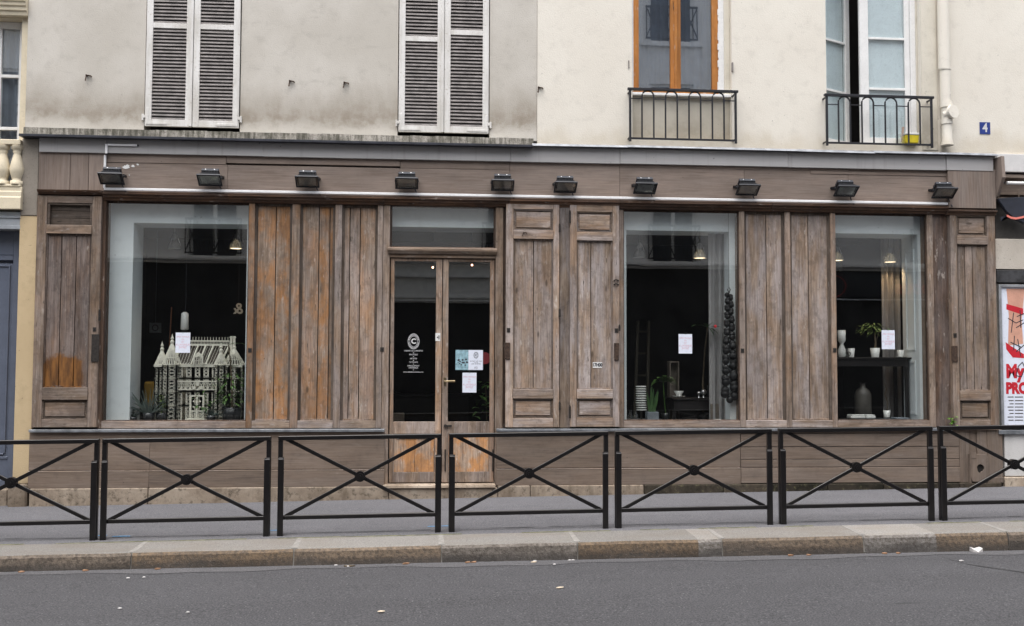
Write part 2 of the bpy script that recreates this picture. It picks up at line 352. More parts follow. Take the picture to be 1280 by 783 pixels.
# ------------------------------------------------------------------ mesh builder
class MB:
    def __init__(s): s.v = []; s.f = []; s.p = []; s.mi = []; s.sm = []; s.cur = (.5, 0, 0, 1); s.k = 0; s.smooth = False; s.pid = 0; s.pp = []
    def rnd(s, og=0, gy=0, br=1.0, jit=.12):
        s.pid += 1
        s.cur = (random.random(), og, gy, br * (1 + random.uniform(-jit, jit))); return s
    def _face(s, idx): s.f.append(idx); s.p.append(s.cur); s.mi.append(s.k); s.sm.append(s.smooth); s.pp.append(s.pid)
    def quad(s, a, b, c, d):
        i = len(s.v); s.v += [tuple(a), tuple(b), tuple(c), tuple(d)]; s._face((i, i + 1, i + 2, i + 3))
    def poly(s, pts):
        i = len(s.v); s.v += [tuple(p) for p in pts]; s._face(tuple(range(i, i + len(pts))))
    def hexa(s, p):   # 8 corners: bottom 0-3 (ccw from above), top 4-7
        i = len(s.v); s.v += [tuple(q) for q in p]
        for f in ((3, 2, 1, 0), (4, 5, 6, 7), (0, 1, 5, 4), (1, 2, 6, 5), (2, 3, 7, 6), (3, 0, 4, 7)): s._face(tuple(i + j for j in f))
    def box(s, x0, x1, y0, y1, z0, z1):
        if x1 < x0: x0, x1 = x1, x0
        if y1 < y0: y0, y1 = y1, y0
        if z1 < z0: z0, z1 = z1, z0
        s.hexa([(x0, y0, z0), (x1, y0, z0), (x1, y1, z0), (x0, y1, z0), (x0, y0, z1), (x1, y0, z1), (x1, y1, z1), (x0, y1, z1)])
    def prism(s, pts, y0, y1):   # polygon in XZ (ccw seen from -Y) extruded y0 (front) .. y1
        n = len(pts); i = len(s.v)
        s.v += [(x, y0, z) for x, z in pts] + [(x, y1, z) for x, z in pts]
        s._face(tuple(range(i, i + n))); s._face(tuple(range(i + 2 * n - 1, i + n - 1, -1)))
        for k in range(n):
            j = (k + 1) % n; s._face((i + k, i + n + k, i + n + j, i + j))
    def profile(s, pts, x0, x1):  # polygon in (Y,Z) extruded along X
        n = len(pts); i = len(s.v)
        s.v += [(x0, y, z) for y, z in pts] + [(x1, y, z) for y, z in pts]
        s._face(tuple(range(i + n - 1, i - 1, -1))); s._face(tuple(range(i + n, i + 2 * n)))
        for k in range(n):
            j = (k + 1) % n; s._face((i + k, i + j, i + n + j, i + n + k))
    def tube(s, pts, r, n=6, cap=True, r2=None):
        pts = [Vector(p) for p in pts]; m = len(pts); i = len(s.v)
        for a, p in enumerate(pts):
            t = (pts[min(a + 1, m - 1)] - pts[max(a - 1, 0)]).normalized()
            u = t.cross(Vector((0, 0, 1)) if abs(t.z) < .9 else Vector((1, 0, 0))).normalized(); w = t.cross(u)
            rr = r if r2 is None else r + (r2 - r) * a / max(1, m - 1)
            for k in range(n):
                th = 2 * math.pi * (k + .5) / n
                s.v.append(tuple(p + rr * (math.cos(th) * u + math.sin(th) * w)))
        for a in range(m - 1):
            for k in range(n):
                j = (k + 1) % n; s._face((i + a * n + k, i + a * n + j, i + (a + 1) * n + j, i + (a + 1) * n + k))
        if cap: s._caps(i, i + (m - 1) * n, n, True, True)
    def _caps(s, i0, i1, n, a, b):
        sm, s.smooth = s.smooth, False
        if a: p = s.v[i0:i0 + n]; s.poly(p[::-1])
        if b: p = s.v[i1:i1 + n]; s.poly(p)
        s.smooth = sm
    def split(s, name, mats, parent=None, bevel=0.0, org=(0, 0, 0), seg=1):
        out = []
        for g in sorted(set(s.pp)):
            q = MB(); idx = {}
            for f, p, mi, sm, pp in zip(s.f, s.p, s.mi, s.sm, s.pp):
                if pp != g: continue
                nf = []
                for a in f:
                    if a not in idx: idx[a] = len(q.v); q.v.append(s.v[a])
                    nf.append(idx[a])
                q.f.append(tuple(nf)); q.p.append(p); q.mi.append(mi); q.sm.append(sm)
            ms = mats if isinstance(mats, (list, tuple)) else [mats]
            if len(ms) > 1 and len(set(q.mi)) == 1: ms = [ms[q.mi[0]]]; q.mi = [0] * len(q.f)
            out.append(q.build(name, ms, parent, bevel, org, seg))
        return out
    def lathe(s, prof, c=(0, 0, 0), n=16, cap=True):   # prof: (r,z) bottom -> top
        i = len(s.v); m = len(prof)
        for r, z in prof:
            for k in range(n):
                th = 2 * math.pi * k / n; s.v.append((c[0] + r * math.cos(th), c[1] + r * math.sin(th), c[2] + z))
        for a in range(m - 1):
            for k in range(n):
                j = (k + 1) % n; s._face((i + a * n + k, i + a * n + j, i + (a + 1) * n + j, i + (a + 1) * n + k))
        if cap:
            s._caps(i, i + (m - 1) * n, n, prof[0][0] > 1e-4, prof[-1][0] > 1e-4)
    def ball(s, c, r, n=10):
        s.lathe([(max(1e-5, r * math.sin(math.pi * k / (n // 2 + 1))), -r * math.cos(math.pi * k / (n // 2 + 1))) for k in range(n // 2 + 2)], c, n, False)
    def leaf(s, p, d, L, W, fold=.2, droop=.3):
        p = Vector(p); d = Vector(d).normalized(); up = Vector((0, 0, 1))
        u = d.cross(up); u = u.normalized() if u.length > .05 else Vector((1, 0, 0)); nrm = u.cross(d)
        q = [p, p + d * L * .35 + u * W * .5 + nrm * W * fold, p + d * L * .75 + u * W * .38 + nrm * W * fold * .5 - up * L * droop * .4,
             p + d * L - up * L * droop, p + d * L * .75 - u * W * .38 + nrm * W * fold * .5 - up * L * droop * .4, p + d * L * .35 - u * W * .5 + nrm * W * fold]
        mid1 = p + d * L * .35; mid2 = p + d * L * .75 - up * L * droop * .4
        s.poly([q[0], q[1], mid1]); s.poly([mid1, q[1], q[2], mid2]); s.poly([mid2, q[2], q[3]])
        s.poly([q[0], mid1, q[5]]); s.poly([mid1, mid2, q[4], q[5]]); s.poly([mid2, q[3], q[4]])
    def text(s, t, size, x, y, z, align='CENTER', thick=0.0, sx=1.0, mirror=False, back=False, shear=0.0):
        cu = bpy.data.curves.new('lettering_curve', 'FONT'); cu.body = t; cu.size = size; cu.align_x = align; cu.align_y = 'CENTER'; cu.offset = thick; cu.shear = shear
        cu.resolution_u = 3
        o = bpy.data.objects.new('lettering_tmp', cu); COL.objects.link(o)
        dg = bpy.context.evaluated_depsgraph_get(); me = bpy.data.meshes.new_from_object(o.evaluated_get(dg))
        i = len(s.v); sg = -1 if (back) else 1
        for v in me.vertices: s.v.append((x + v.co.x * sx * sg, y, z + v.co.y))
        for f in me.polygons:
            s._face(tuple(i + k for k in f.vertices))
        bpy.data.objects.remove(o); bpy.data.meshes.remove(me); bpy.data.curves.remove(cu)
    def build(s, name, mats, parent=None, bevel=0.0, org=(0, 0, 0), seg=1, **tags):
        me = bpy.data.meshes.new(name)
        if org != (0, 0, 0): s.v = [(a - org[0], b - org[1], c - org[2]) for a, b, c in s.v]
        me.from_pydata(s.v, [], s.f)
        if not isinstance(mats, (list, tuple)): mats = [mats]
        for m in mats: me.materials.append(m)
        ca = me.color_attributes.new('pv', 'FLOAT_COLOR', 'CORNER')
        buf = []
        for pl, p in zip(me.polygons, s.p):
            buf += list(p) * pl.loop_total
        ca.data.foreach_set('color', buf)
        me.polygons.foreach_set('material_index', s.mi); me.polygons.foreach_set('use_smooth', s.sm)
        me.update()
        o = bpy.data.objects.new(name, me); COL.objects.link(o)
        if parent is not None: o.parent = parent
        elif org != (0, 0, 0): o.location = org
        if bevel:
            b = o.modifiers.new('edge', 'BEVEL'); b.width = bevel; b.segments = seg; b.limit_method = 'ANGLE'; b.angle_limit = R(50)
        for k, v in tags.items(): o[k] = v
        return o
def thing(name, label, cat, loc=(0, 0, 0), group=None):
    o = bpy.data.objects.new(name, None); COL.objects.link(o); o.location = loc; o.empty_display_size = .1
    o['label'] = label; o['category'] = cat
    if group: o['group'] = group
    return o
def tag(o, label, cat, group=None):
    o['label'] = label; o['category'] = cat
    if group: o['group'] = group
    return o
def copy_tree(o, kids, parent=None):
    c = o.copy(); COL.objects.link(c)
    if parent is not None: c.parent = parent
    for ch in kids.get(o.name, []): copy_tree(ch, kids, c)
    return c
def kidmap(root):
    d = {}
    def rec(o):
        d[o.name] = [c for c in bpy.data.objects if c.parent is o]
        for c in d[o.name]: rec(c)
    rec(root); return d
def wall_holes(mb, x0, x1, z0, z1, y, thick, holes, flip=1, back=True):
    xs = sorted({x0, x1, *[h[0] for h in holes], *[h[1] for h in holes]}); zs = sorted({z0, z1, *[h[2] for h in holes], *[h[3] for h in holes]})
    xs = [v for v in xs if x0 <= v <= x1]; zs = [v for v in zs if z0 <= v <= z1]
    def q(a, b, c, d): mb.quad(a, b, c, d) if flip > 0 else mb.quad(d, c, b, a)
    yb = y + thick * flip
    for a, b in zip(xs, xs[1:]):
        for c, d in zip(zs, zs[1:]):
            mx, mz = (a + b) / 2, (c + d) / 2
            if any(h[0] < mx < h[1] and h[2] < mz < h[3] for h in holes): continue
            q((a, y, c), (b, y, c), (b, y, d), (a, y, d))
            if back: q((b, yb, c), (a, yb, c), (a, yb, d), (b, yb, d))
    for h in holes:
        a, b, c, d = h; c = max(c, z0); d = min(d, z1)
        q((a, y, c), (a, y, d), (a, yb, d), (a, yb, c)); q((b, y, d), (b, y, c), (b, yb, c), (b, yb, d))
        q((a, y, d), (b, y, d), (b, yb, d), (a, yb, d)); q((b, y, c), (a, y, c), (a, yb, c), (b, yb, c))
    q((x0, y, z0), (x0, y, z1), (x0, yb, z1), (x0, yb, z0)); q((x1, y, z1), (x1, y, z0), (x1, yb, z0), (x1, yb, z1))
    q((x0, y, z1), (x1, y, z1), (x1, yb, z1), (x0, yb, z1)); q((x1, y, z0), (x0, y, z0), (x0, yb, z0), (x1, yb, z0))
def pane(mb, x0, x1, z0, z1, y, t=.006): mb.box(x0, x1, y, y + t, z0, z1)

# ------------------------------------------------------------------ ground
XL, XR = -26, 30
def strip(name, yfn, zfn, mats, nx=57, kind='structure', skirt=None):
    mb = MB(); mb.smooth = True
    ys = yfn
    for i in range(nx - 1):
        xa = XL + (XR - XL) * i / (nx - 1); xb = XL + (XR - XL) * (i + 1) / (nx - 1)
        for ya, yb in zip(ys, ys[1:]):
            mb.quad((xa, yb, zfn(xa, yb)), (xb, yb, zfn(xb, yb)), (xb, ya, zfn(xb, ya)), (xa, ya, zfn(xa, ya)))
    return mb
mb = MB(); mb.box(-60, 60, -40, 30, -1.6, -1.0); mb.build('ground', mPave, kind='structure')
ys = [-3.0, -3.6, -4.5, -6, -8, -10, -11.2]
mb = strip('road', ys, roadz, None)
# long thin crack in the tar on the right
mb.smooth = False; mb.k = 1
cr = [(1161, 692), (1172, 694.5), (1184, 699), (1196, 702), (1207, 705.2), (1222, 708), (1240, 710.5), (1262, 713.5), (1285, 717)]
def onroad(px, py):
    d = FW + (px - 640) / CF * RT - (py - 391.5) / CF * UP
    t = 9.0
    for _ in range(25):
        p = CAM + d * t; t += (roadz(p.x, p.y) - p.z) / d.z
    return CAM + d * t
def onpave(px, py):
    d = FW + (px - 640) / CF * RT - (py - 391.5) / CF * UP
    t = 9.0
    for _ in range(25):
        p = CAM + d * t; t += (pave(p.x, p.y) - p.z) / d.z
    return CAM + d * t
cp = [onroad(*c) for c in cr]
for a, b in zip(cp, cp[1:]):
    w = random.uniform(.014, .028); wv = Vector((0, w, 0)); h = Vector((0, 0, .004))
    mb.quad(a - wv + h, b - wv + h, b + wv + h, a + wv + h)
mb.k = 2    # paler dusty gutter strip along the kerb
n = 90
for i in range(n):
    xa = -8 + 18 * i / n; xb = -8 + 18 * (i + 1) / n
    wa = .20 + .05 * math.sin(xa * 2.3) + .03 * math.sin(xa * 7.1); wb = .20 + .05 * math.sin(xb * 2.3) + .03 * math.sin(xb * 7.1)
    mb.quad((xa, -3.09 - wa, roadz(xa, -3.09 - wa) + .004), (xb, -3.09 - wb, roadz(xb, -3.09 - wb) + .004), (xb, -3.02, roadz(xb, -3.02) + .004), (xa, -3.02, roadz(xa, -3.02) + .004))
mb.build('road', [mRoad, mCrack, mGutter], kind='structure')
def pavez(x, y): return pave(x, y)
mb = strip('pavement', [.6, .0, -.8, -1.6, -2.2, -2.56], pavez, None)
mb.smooth = False; mb.k = 1
for (px, py, w) in ((151, 671, .09), (127, 670, .05), (343, 663.5, .05), (541, 658.5, .06), (559, 658, .07)):
    a = onpave(px, py); mb.quad(a + Vector((-w, -.02, .004)), a + Vector((w, -.015, .004)), a + Vector((w, .02, .005)), a + Vector((-w * .8, .012, .004)))
mb.k = 3
for i in range(120):       # old seam in the tar beside the barrier feet
    xa = -8 + 18 * i / 120; xb = xa + .15
    sy = lambda x: -2.26 + .035 * math.sin(x * .9) + .015 * math.sin(x * 4.3)
    if random.random() < .8: w_ = random.uniform(.004, .010); mb.quad((xa, sy(xa) - w_, pave(xa, sy(xa)) + .004), (xb, sy(xb) - w_, pave(xb, sy(xb)) + .004), (xb, sy(xb) + w_, pave(xb, sy(xb)) + .0045), (xa, sy(xa) + w_, pave(xa, sy(xa)) + .0045))
mb.k = 2
for i in range(60):
    xa = -8 + 18 * i / 60; xb = xa + .3
    j = random.uniform(.02, .045)
    if random.random() < .75: mb.quad((xa, -2.575, pave(xa, -2.57) + .004), (xb, -2.575, pave(xb, -2.57) + .004), (xb, -2.56 + j, pave(xb, -2.5) + .004), (xa, -2.56 + j * .6, pave(xa, -2.5) + .004))
mb.build('pavement', [mPave, mBlue, mMossLine, simple('dark_tar_seam', (.07, .07, .074), .9)], kind='structure')
# kerb of separate granite stones
def ktop(x, y):
    t = (-2.56 - y) / .51
    return pave(x, -2.56) + .003 + t * ((-.075 + .0125 * x) - (pave(x, -2.56) + .003))
joints = [-26, -22, -18.4, -14.6, -11.4, -8.6, -6.4]
jp = [164, 367, 552, 722, 903, 1080, 1260]
joints += [P(q, 695, -3.07).x for q in jp] + [7.9, 10.2, 13, 16, 20, 25, 30]
oranges = {6: .55, 7: .9, 8: .75, 9: .25, 10: .9, 11: .7, 12: .75, 13: .6}
mb = MB()
for i, (a, b) in enumerate(zip(joints, joints[1:])):
    segs = max(2, int((b - a) / .22)); og = oranges.get(i, .5)
    ph = random.random(); mb.cur = (ph, og, 0, random.uniform(.9, 1.1))
    a2, b2 = a + .006, b - .006
    for s_ in range(segs):
        xa = a2 + (b2 - a2) * s_ / segs; xb = a2 + (b2 - a2) * (s_ + 1) / segs
        o2 = og
        if i == 10 and xa > a + 1.1: mb.cur = (ph, .1, 0, 1.2)
        if i == 12 and xa > a + .7: mb.cur = (ph, .8, 0, 1.0)
        elif i == 12: mb.cur = (ph, .05, 0, 1.25)
        def prof(x):
            wob = .008 * math.sin(x * 5.1 + i) + .005 * math.sin(x * 13.7)
            zt = ktop(x, -3.07)
            return [(-2.56, ktop(x, -2.56)), (-3.015, ktop(x, -3.015)), (-3.045 + wob, zt - .006), (-3.068 + wob, zt - .03), (-3.078 + wob, zt - .09), (-3.085, roadz(x, -3.085) - .03), (-2.56, -.5)]
        pa, pb = prof(xa), prof(xb)
        mb.smooth = True
        for (q, w), (q2, w2) in zip(zip(pa, pb), list(zip(pa, pb))[1:]):
            mb.quad((xa, q2[0], q2[1]), (xb, w2[0], w2[1]), (xb, w[0], w[1]), (xa, q[0], q[1]))
        mb.smooth = False
        if s_ == 0: mb.poly([(xa, y, z) for y, z in reversed(pa)])
        if s_ == segs - 1: mb.poly([(xb, y, z) for y, z in pb])
mb.k = 1
for j in joints:
    mb.cur = (.5, 0, 0, 1)
    mb.hexa([(j - .028, -3.076, ktop(j, -3.07) - .16), (j + .028, -3.076, ktop(j, -3.07) - .16), (j + .02, -2.57, ktop(j, -2.57) - .16), (j - .02, -2.57, ktop(j, -2.57) - .16),
             (j - .03, -3.035, ktop(j, -3.03) + .002), (j + .03, -3.035, ktop(j, -3.03) + .002), (j + .02, -2.57, ktop(j, -2.57) + .002), (j - .02, -2.57, ktop(j, -2.57) + .002)])
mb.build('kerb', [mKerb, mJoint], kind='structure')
mb = MB()
mb.box(XL, XR, -13.9, -11.0, -.5, -.10); mb.build('opposite_pavement', mPave, bevel=.02, kind='structure')

# ------------------------------------------------------------------ reference levels on the facade
ZG0, ZG1 = .940, 3.606          # shop glass
ZS = .840                       # sill
ZL = 4.50                       # top of the stone ledge
# --- grey weathered building ------------------------------------------------
XA0 = X(33.5, 80); XJ = X(671.2, 80); XB1 = X(1262, 100)
XB1 = 14.0
bA = thing('apartment_building', 'weathered grey-beige plastered apartment building with two pairs of closed white louvred shutters', 'building', (XA0, 0, 0))
oA = (XA0, 0, 0)
def shut_rect(pl, pr, pb, py=80): return (X(pl, py), X(pr, py), Zz((pl + pr) / 2, pb), 7.05)
S1 = shut_rect(181.7, 301.2, 157); S2 = shut_rect(497.6, 612.1, 163.2)
S1 = (S1[0], S1[1], 4.50, 7.05); S2 = (S2[0], S2[1], 4.50, 7.05)
mb = MB(); wall_holes(mb, XA0, XJ, ZL - .02, 12.5, 0.0, .32, [S1, S2]); mb.build('wall', mPlGrey, bA, org=oA)
mb = MB(); 
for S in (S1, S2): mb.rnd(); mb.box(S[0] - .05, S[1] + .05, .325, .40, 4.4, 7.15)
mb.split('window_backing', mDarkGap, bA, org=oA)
XP0, XP1 = X(27, 300), X(48.5, 220)
mb = MB(); mb.box(XP0 - .02, X(46.5, 300), -.02, .5, Zz(30, 270), ZL - .13); mb.build('stone_pier', mPier, bA, .008, oA)
mb = MB(); x_a, x_b = X(20.5, 450), X(43.5, 400)
zt = Zz(30, 270)
mb.box(X(20.5, 440), X(43, 430), -.012, .5, pave(XP0) + .27, zt); mb.build('painted_pier', mBeige, bA, .006, oA)
mb = MB().rnd(0, 0, .8); mb.box(X(9, 620, -.05), X(33, 620, -.05), -.05, .5, -.4, pave(XP0) + .268); mb.build('pier_base', mPlinth, bA, .02, oA)
# ledge, its top worn, with dark lead underneath
mb = MB()
xl0, xl1 = X(29.2, 160, -.13), X(667, 172, -.13)
n = 40
for i in range(n):
    a = xl0 + (xl1 - xl0) * i / n; b = xl0 + (xl1 - xl0) * (i + 1) / n
    mb.profile([(-.13 + random.uniform(-.004, .004), 4.40), (.02, 4.40), (.02, 4.497), (-.125, 4.485 + random.uniform(-.004, .002))], a + .0004, b - .0004)
mb.build('ledge', mLedge, bA, 0, oA)
# shutters
def shutter_leaf(x0, x1, z0, z1, side, bld, org):
    w = x1 - x0; y0 = -.022; st = .078; mbf = MB()
    mbf.box(x0, x0 + st, y0, y0 + .034, z0, z1); mbf.box(x1 - st, x1, y0, y0 + .034, z0, z1)
    rails = [(z0, z0 + .085)]
    zr = Zz(240 if x0 < 0 else 555, 34 if x0 < -2 else 41)
    rails.append((zr - .03, zr + .035)); rails.append((z1 - .09, z1))
    for a, b in rails: mbf.box(x0 + st, x1 - st, y0 + .0015, y0 + .034, a, b)
    # lapped meeting bead
    bx = x1 - .018 if side < 0 else x0
    if side < 0: mbf.box(x1 - .030, x1 + .006, y0 - .011, y0 - .0005, z0 + .004, z1)
    leaf = mbf.build('shutter', mShut, bld, .003, org)
    ml = MB()
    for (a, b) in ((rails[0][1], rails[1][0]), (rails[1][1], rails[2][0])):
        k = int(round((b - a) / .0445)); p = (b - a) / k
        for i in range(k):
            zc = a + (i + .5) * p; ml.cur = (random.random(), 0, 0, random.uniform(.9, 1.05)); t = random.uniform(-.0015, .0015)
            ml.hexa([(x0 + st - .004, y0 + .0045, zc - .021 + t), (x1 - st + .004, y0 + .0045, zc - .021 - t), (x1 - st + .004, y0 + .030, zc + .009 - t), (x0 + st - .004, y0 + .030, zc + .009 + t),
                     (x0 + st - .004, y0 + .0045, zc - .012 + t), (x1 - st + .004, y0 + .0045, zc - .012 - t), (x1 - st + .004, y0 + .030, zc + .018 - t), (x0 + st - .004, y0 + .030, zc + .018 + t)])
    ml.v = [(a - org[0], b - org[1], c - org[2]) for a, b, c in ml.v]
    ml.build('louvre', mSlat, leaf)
    mh = MB(); ex = x0 if side < 0 else x1; sg = 1 if side < 0 else -1
    mh.box(ex + sg * .012, ex + sg * .045, y0 - .006, y0 - .0005, z0 + .02, z0 + .23); mh.box(ex + sg * .045, ex + sg * .27, y0 - .006, y0 - .0005, z0 + .02, z0 + .05)
    mh.tube([(ex - sg * .025, y0 + .004, z0 + .07), (ex - sg * .025, y0 + .004, z0 + .15)], .014, 8); mh.box(ex - sg * .028, ex + sg * .012, y0 - .008, y0 - .001, z0 + .10, z0 + .135)
    mh.v = [(a - org[0], b - org[1], c - org[2]) for a, b, c in mh.v]
    mh.build('hinge', mShut, leaf, .002)
for S in (S1, S2):
    xm = (S[0] + S[1]) / 2 - (.0 if S is S1 else 0); zb = 4.555
    shutter_leaf(S[0] + .012, xm - .006, zb, 7.04, -1, bA, oA); shutter_leaf(xm + .004, S[1] - .012, zb, 7.04, 1, bA, oA)
def hook(px, py, b, org):
    a = P(px, py, -.002); m = MB()
    m.tube([a + Vector((0, .02, .012)), a + Vector((0, -.035, .012)), a + Vector((-.008, -.04, -.06))], .011, 6)
    m.tube([a + Vector((0, -.01, .015)), a + Vector((.05, -.022, .003)), a + Vector((.058, -.02, -.012))], .009, 6)
    m.build('wall_hook', mRust, b, 0, org)
hook(109, 96, bA, oA); hook(362.5, 103, bA, oA); hook(430.5, 105, bA, oA)

# --- cream building ---------------------------------------------------------
bB = thing('apartment_building', 'cream rendered apartment building with an orange-framed window and a pale window behind black railings', 'building', (XJ, 0, 0)); oB = (XJ, 0, 0)
W1 = (X(790.2, 80), X(914.5, 80), 4.535, 7.1); W2 = (X(1032.5, 80), X(1150, 60), 4.535, 7.1)
mb = MB(); wall_holes(mb, XJ + .004, 14, 4.42, 12.5, -.004, .32, [W1, W2])
mb.quad((7.9, -.006, 4.2), (14, -.006, 4.2), (14, -.006, 4.42), (7.9, -.006, 4.42))
mb.build('wall', mPlCream, bB, 0, oB)
mb = MB(); zsill = Zz(850, 114)
mb.box(W1[0] + .001, W1[1] - .001, .10, .30, 4.52, zsill - .06); mb.rnd(); mb.box(X(904.5, 60, .1), W1[1] - .001, .075, .30, zsill - .06, 7.1)
mb.rnd(); mb.box(X(1144, 60, .1), W2[1] - .001, .07, .30, 4.52, 7.1); mb.rnd(); mb.box(X(1150.6, 60), X(1170, 60), -.016, -.005, 4.47, 7.6)
mb.split('window_reveal', mPlJamb, bB, .004, oB)
# orange window
mb = MB(); yw = .10
xo = [X(q, 70, yw) for q in (790.5, 798.5, 838, 851, 890, 898)]
mb.rnd(); mb.box(xo[0], xo[1], yw, yw + .06, zsill + .002, 7.1); mb.rnd(); mb.box(xo[4], xo[5], yw, yw + .06, zsill + .002, 7.1)
mb.rnd(); mb.box(xo[2], (xo[2] + xo[3]) / 2 - .001, yw - .004, yw + .05, zsill + .01, 7.1); mb.rnd(); mb.box((xo[2] + xo[3]) / 2 + .001, xo[3], yw, yw + .05, zsill + .01, 7.1)
mb.rnd(); mb.box((xo[2] + xo[3]) / 2 - .02, (xo[2] + xo[3]) / 2 + .02, yw - .018, yw - .005, zsill + .01, 7.1)
mb.rnd(); mb.box(xo[1], xo[2], yw + .005, yw + .05, zsill + .002, zsill + .035); mb.rnd(); mb.box(xo[3], xo[4], yw + .005, yw + .05, zsill + .002, zsill + .035)
wf = mb.build('window', mOrangeW, bB, .004, oB, label='orange varnished wood window')
def sub(mbx, name, mat, par, org, bevel=0):
    mbx.v = [(a - org[0], b - org[1], c - org[2]) for a, b, c in mbx.v]
    return mbx.build(name, mat, par, bevel)
mb = MB(); pane(mb, xo[1], xo[2], zsill + .03, 7.1, yw + .025); pane(mb, xo[3], xo[4], zsill + .03, 7.1, yw + .025); sub(mb, 'pane', mGlassUp, wf, oB)
mb = MB(); mb.box(xo[5] + .0005, X(904.4, 60, yw), yw - .012, yw + .05, zsill + .01, 7.1); mb.box(xo[0] - .004, xo[0] + .012, yw - .01, yw - .001, zsill + .01, 7.1)
xa = xo[0] - .005
z = zsill + .03
while z < 7:   # ragged filler edge
    h = random.uniform(.05, .16); w = random.uniform(.002, .018); mb.box(xo[5] - w, xo[5] + .003, yw - .010 - random.uniform(0, .002), yw - .0005, z, z + h); z += h + random.uniform(0, .05)
sub(mb, 'filler', mWhiteP, wf, oB)
mb = MB(); mb.box(xo[0] - .02, W1[1] - .004, .02, .14, zsill - .058, zsill - .022); mb.k = 1; mb.box(xo[0], X(897, 110, .05), .03, .14, zsill - .021, zsill + .001); sub(mb, 'sill', [mWhiteP, mOrangeW], wf, oB, .004)
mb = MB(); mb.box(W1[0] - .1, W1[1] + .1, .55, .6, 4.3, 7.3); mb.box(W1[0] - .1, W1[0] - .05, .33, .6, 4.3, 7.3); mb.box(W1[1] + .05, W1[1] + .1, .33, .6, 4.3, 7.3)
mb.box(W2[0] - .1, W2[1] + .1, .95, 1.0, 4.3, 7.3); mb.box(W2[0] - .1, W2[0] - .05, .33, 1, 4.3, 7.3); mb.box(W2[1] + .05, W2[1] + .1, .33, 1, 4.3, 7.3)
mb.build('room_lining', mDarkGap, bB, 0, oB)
mb = MB(); nx = 40
for i in range(nx):
    a = xo[0] + (xo[5] - xo[0]) * i / nx; b = xo[0] + (xo[5] - xo[0]) * (i + 1) / nx
    fy = lambda x: .36 + .012 * math.sin(x * 55)
    mb.quad((a, fy(a), zsill - .05), (b, fy(b), zsill - .05), (b, fy(b), 7.1), (a, fy(a), 7.1))
sub(mb, 'net_curtain', mNet, wf, oB)
# pale casement window, left leaf swung inwards
yw = .11
xr = [X(q, 80, yw) for q in (1075, 1086, 1131, 1137.5, 1144)]
zb0 = 4.56; zr1, zr2 = Zz(1108, 111.5, yw), Zz(1108, 48.5, yw)
mb = MB()
mb.box(xr[3], xr[4], yw - .02, yw + .07, zb0 - .02, 7.1)            # fixed frame
mb.box(xr[0], xr[3], yw - .015, yw + .07, zb0 - .03, zb0 - .002)
mb.box(xr[0], xr[1], yw, yw + .045, zb0, 7.08); mb.box(xr[2], xr[3] - .002, yw, yw + .045, zb0, 7.08)
for zc, h in ((zb0 + .045, .045), (zr1, .016), (zr2, .016)): mb.box(xr[1], xr[2], yw + .003, yw + .042, zc - h, zc + h)
w2 = mb.build('window', mWhiteP, bB, .004, oB, label='pale casement window with one leaf ajar')
mb = MB(); pane(mb, xr[1], xr[2], zb0 + .03, 7.08, yw + .02); sub(mb, 'pane', mGlassPale, w2, oB)
mb = MB(); mb.box(xr[1] - .01, xr[2] + .01, yw + .05, yw + .055, zb0 + .02, 7.08); sub(mb, 'sheer_curtain', mSheer, w2, oB)
hx, hy = W2[0] - .02, yw + .02; th = R(29); L = .595
def lf(u, v, z): return (hx + u * math.cos(th) - v * math.sin(th), hy + u * math.sin(th) + v * math.cos(th), z)
def lbox(m, u0, u1, v0, v1, z0, z1): m.hexa([lf(u0, v0, z0), lf(u1, v0, z0), lf(u1, v1, z0), lf(u0, v1, z0), lf(u0, v0, z1), lf(u1, v0, z1), lf(u1, v1, z1), lf(u0, v1, z1)])
mb = MB(); lbox(mb, L - .09, L, 0, .045, zb0, 7.08); lbox(mb, 0, .05, 0, .045, zb0, 7.08)
for zc, h in ((zb0 + .045, .045), (zr1, .016), (zr2, .016)): lbox(mb, .05, L - .09, .003, .042, zc - h, zc + h)
lw_ = sub(mb, 'casement', mWhiteP, w2, oB, .004)
mb = MB(); lbox(mb, .05, L - .09, .02, .026, zb0 + .04, 7.08); lbox(mb, .05, L - .09, .05, .053, zb0 + .04, 7.08); mb.mi = [0] * 6 + [1] * 6; sub(mb, 'casement_pane', [mGlassPale, mSheer], w2, oB)
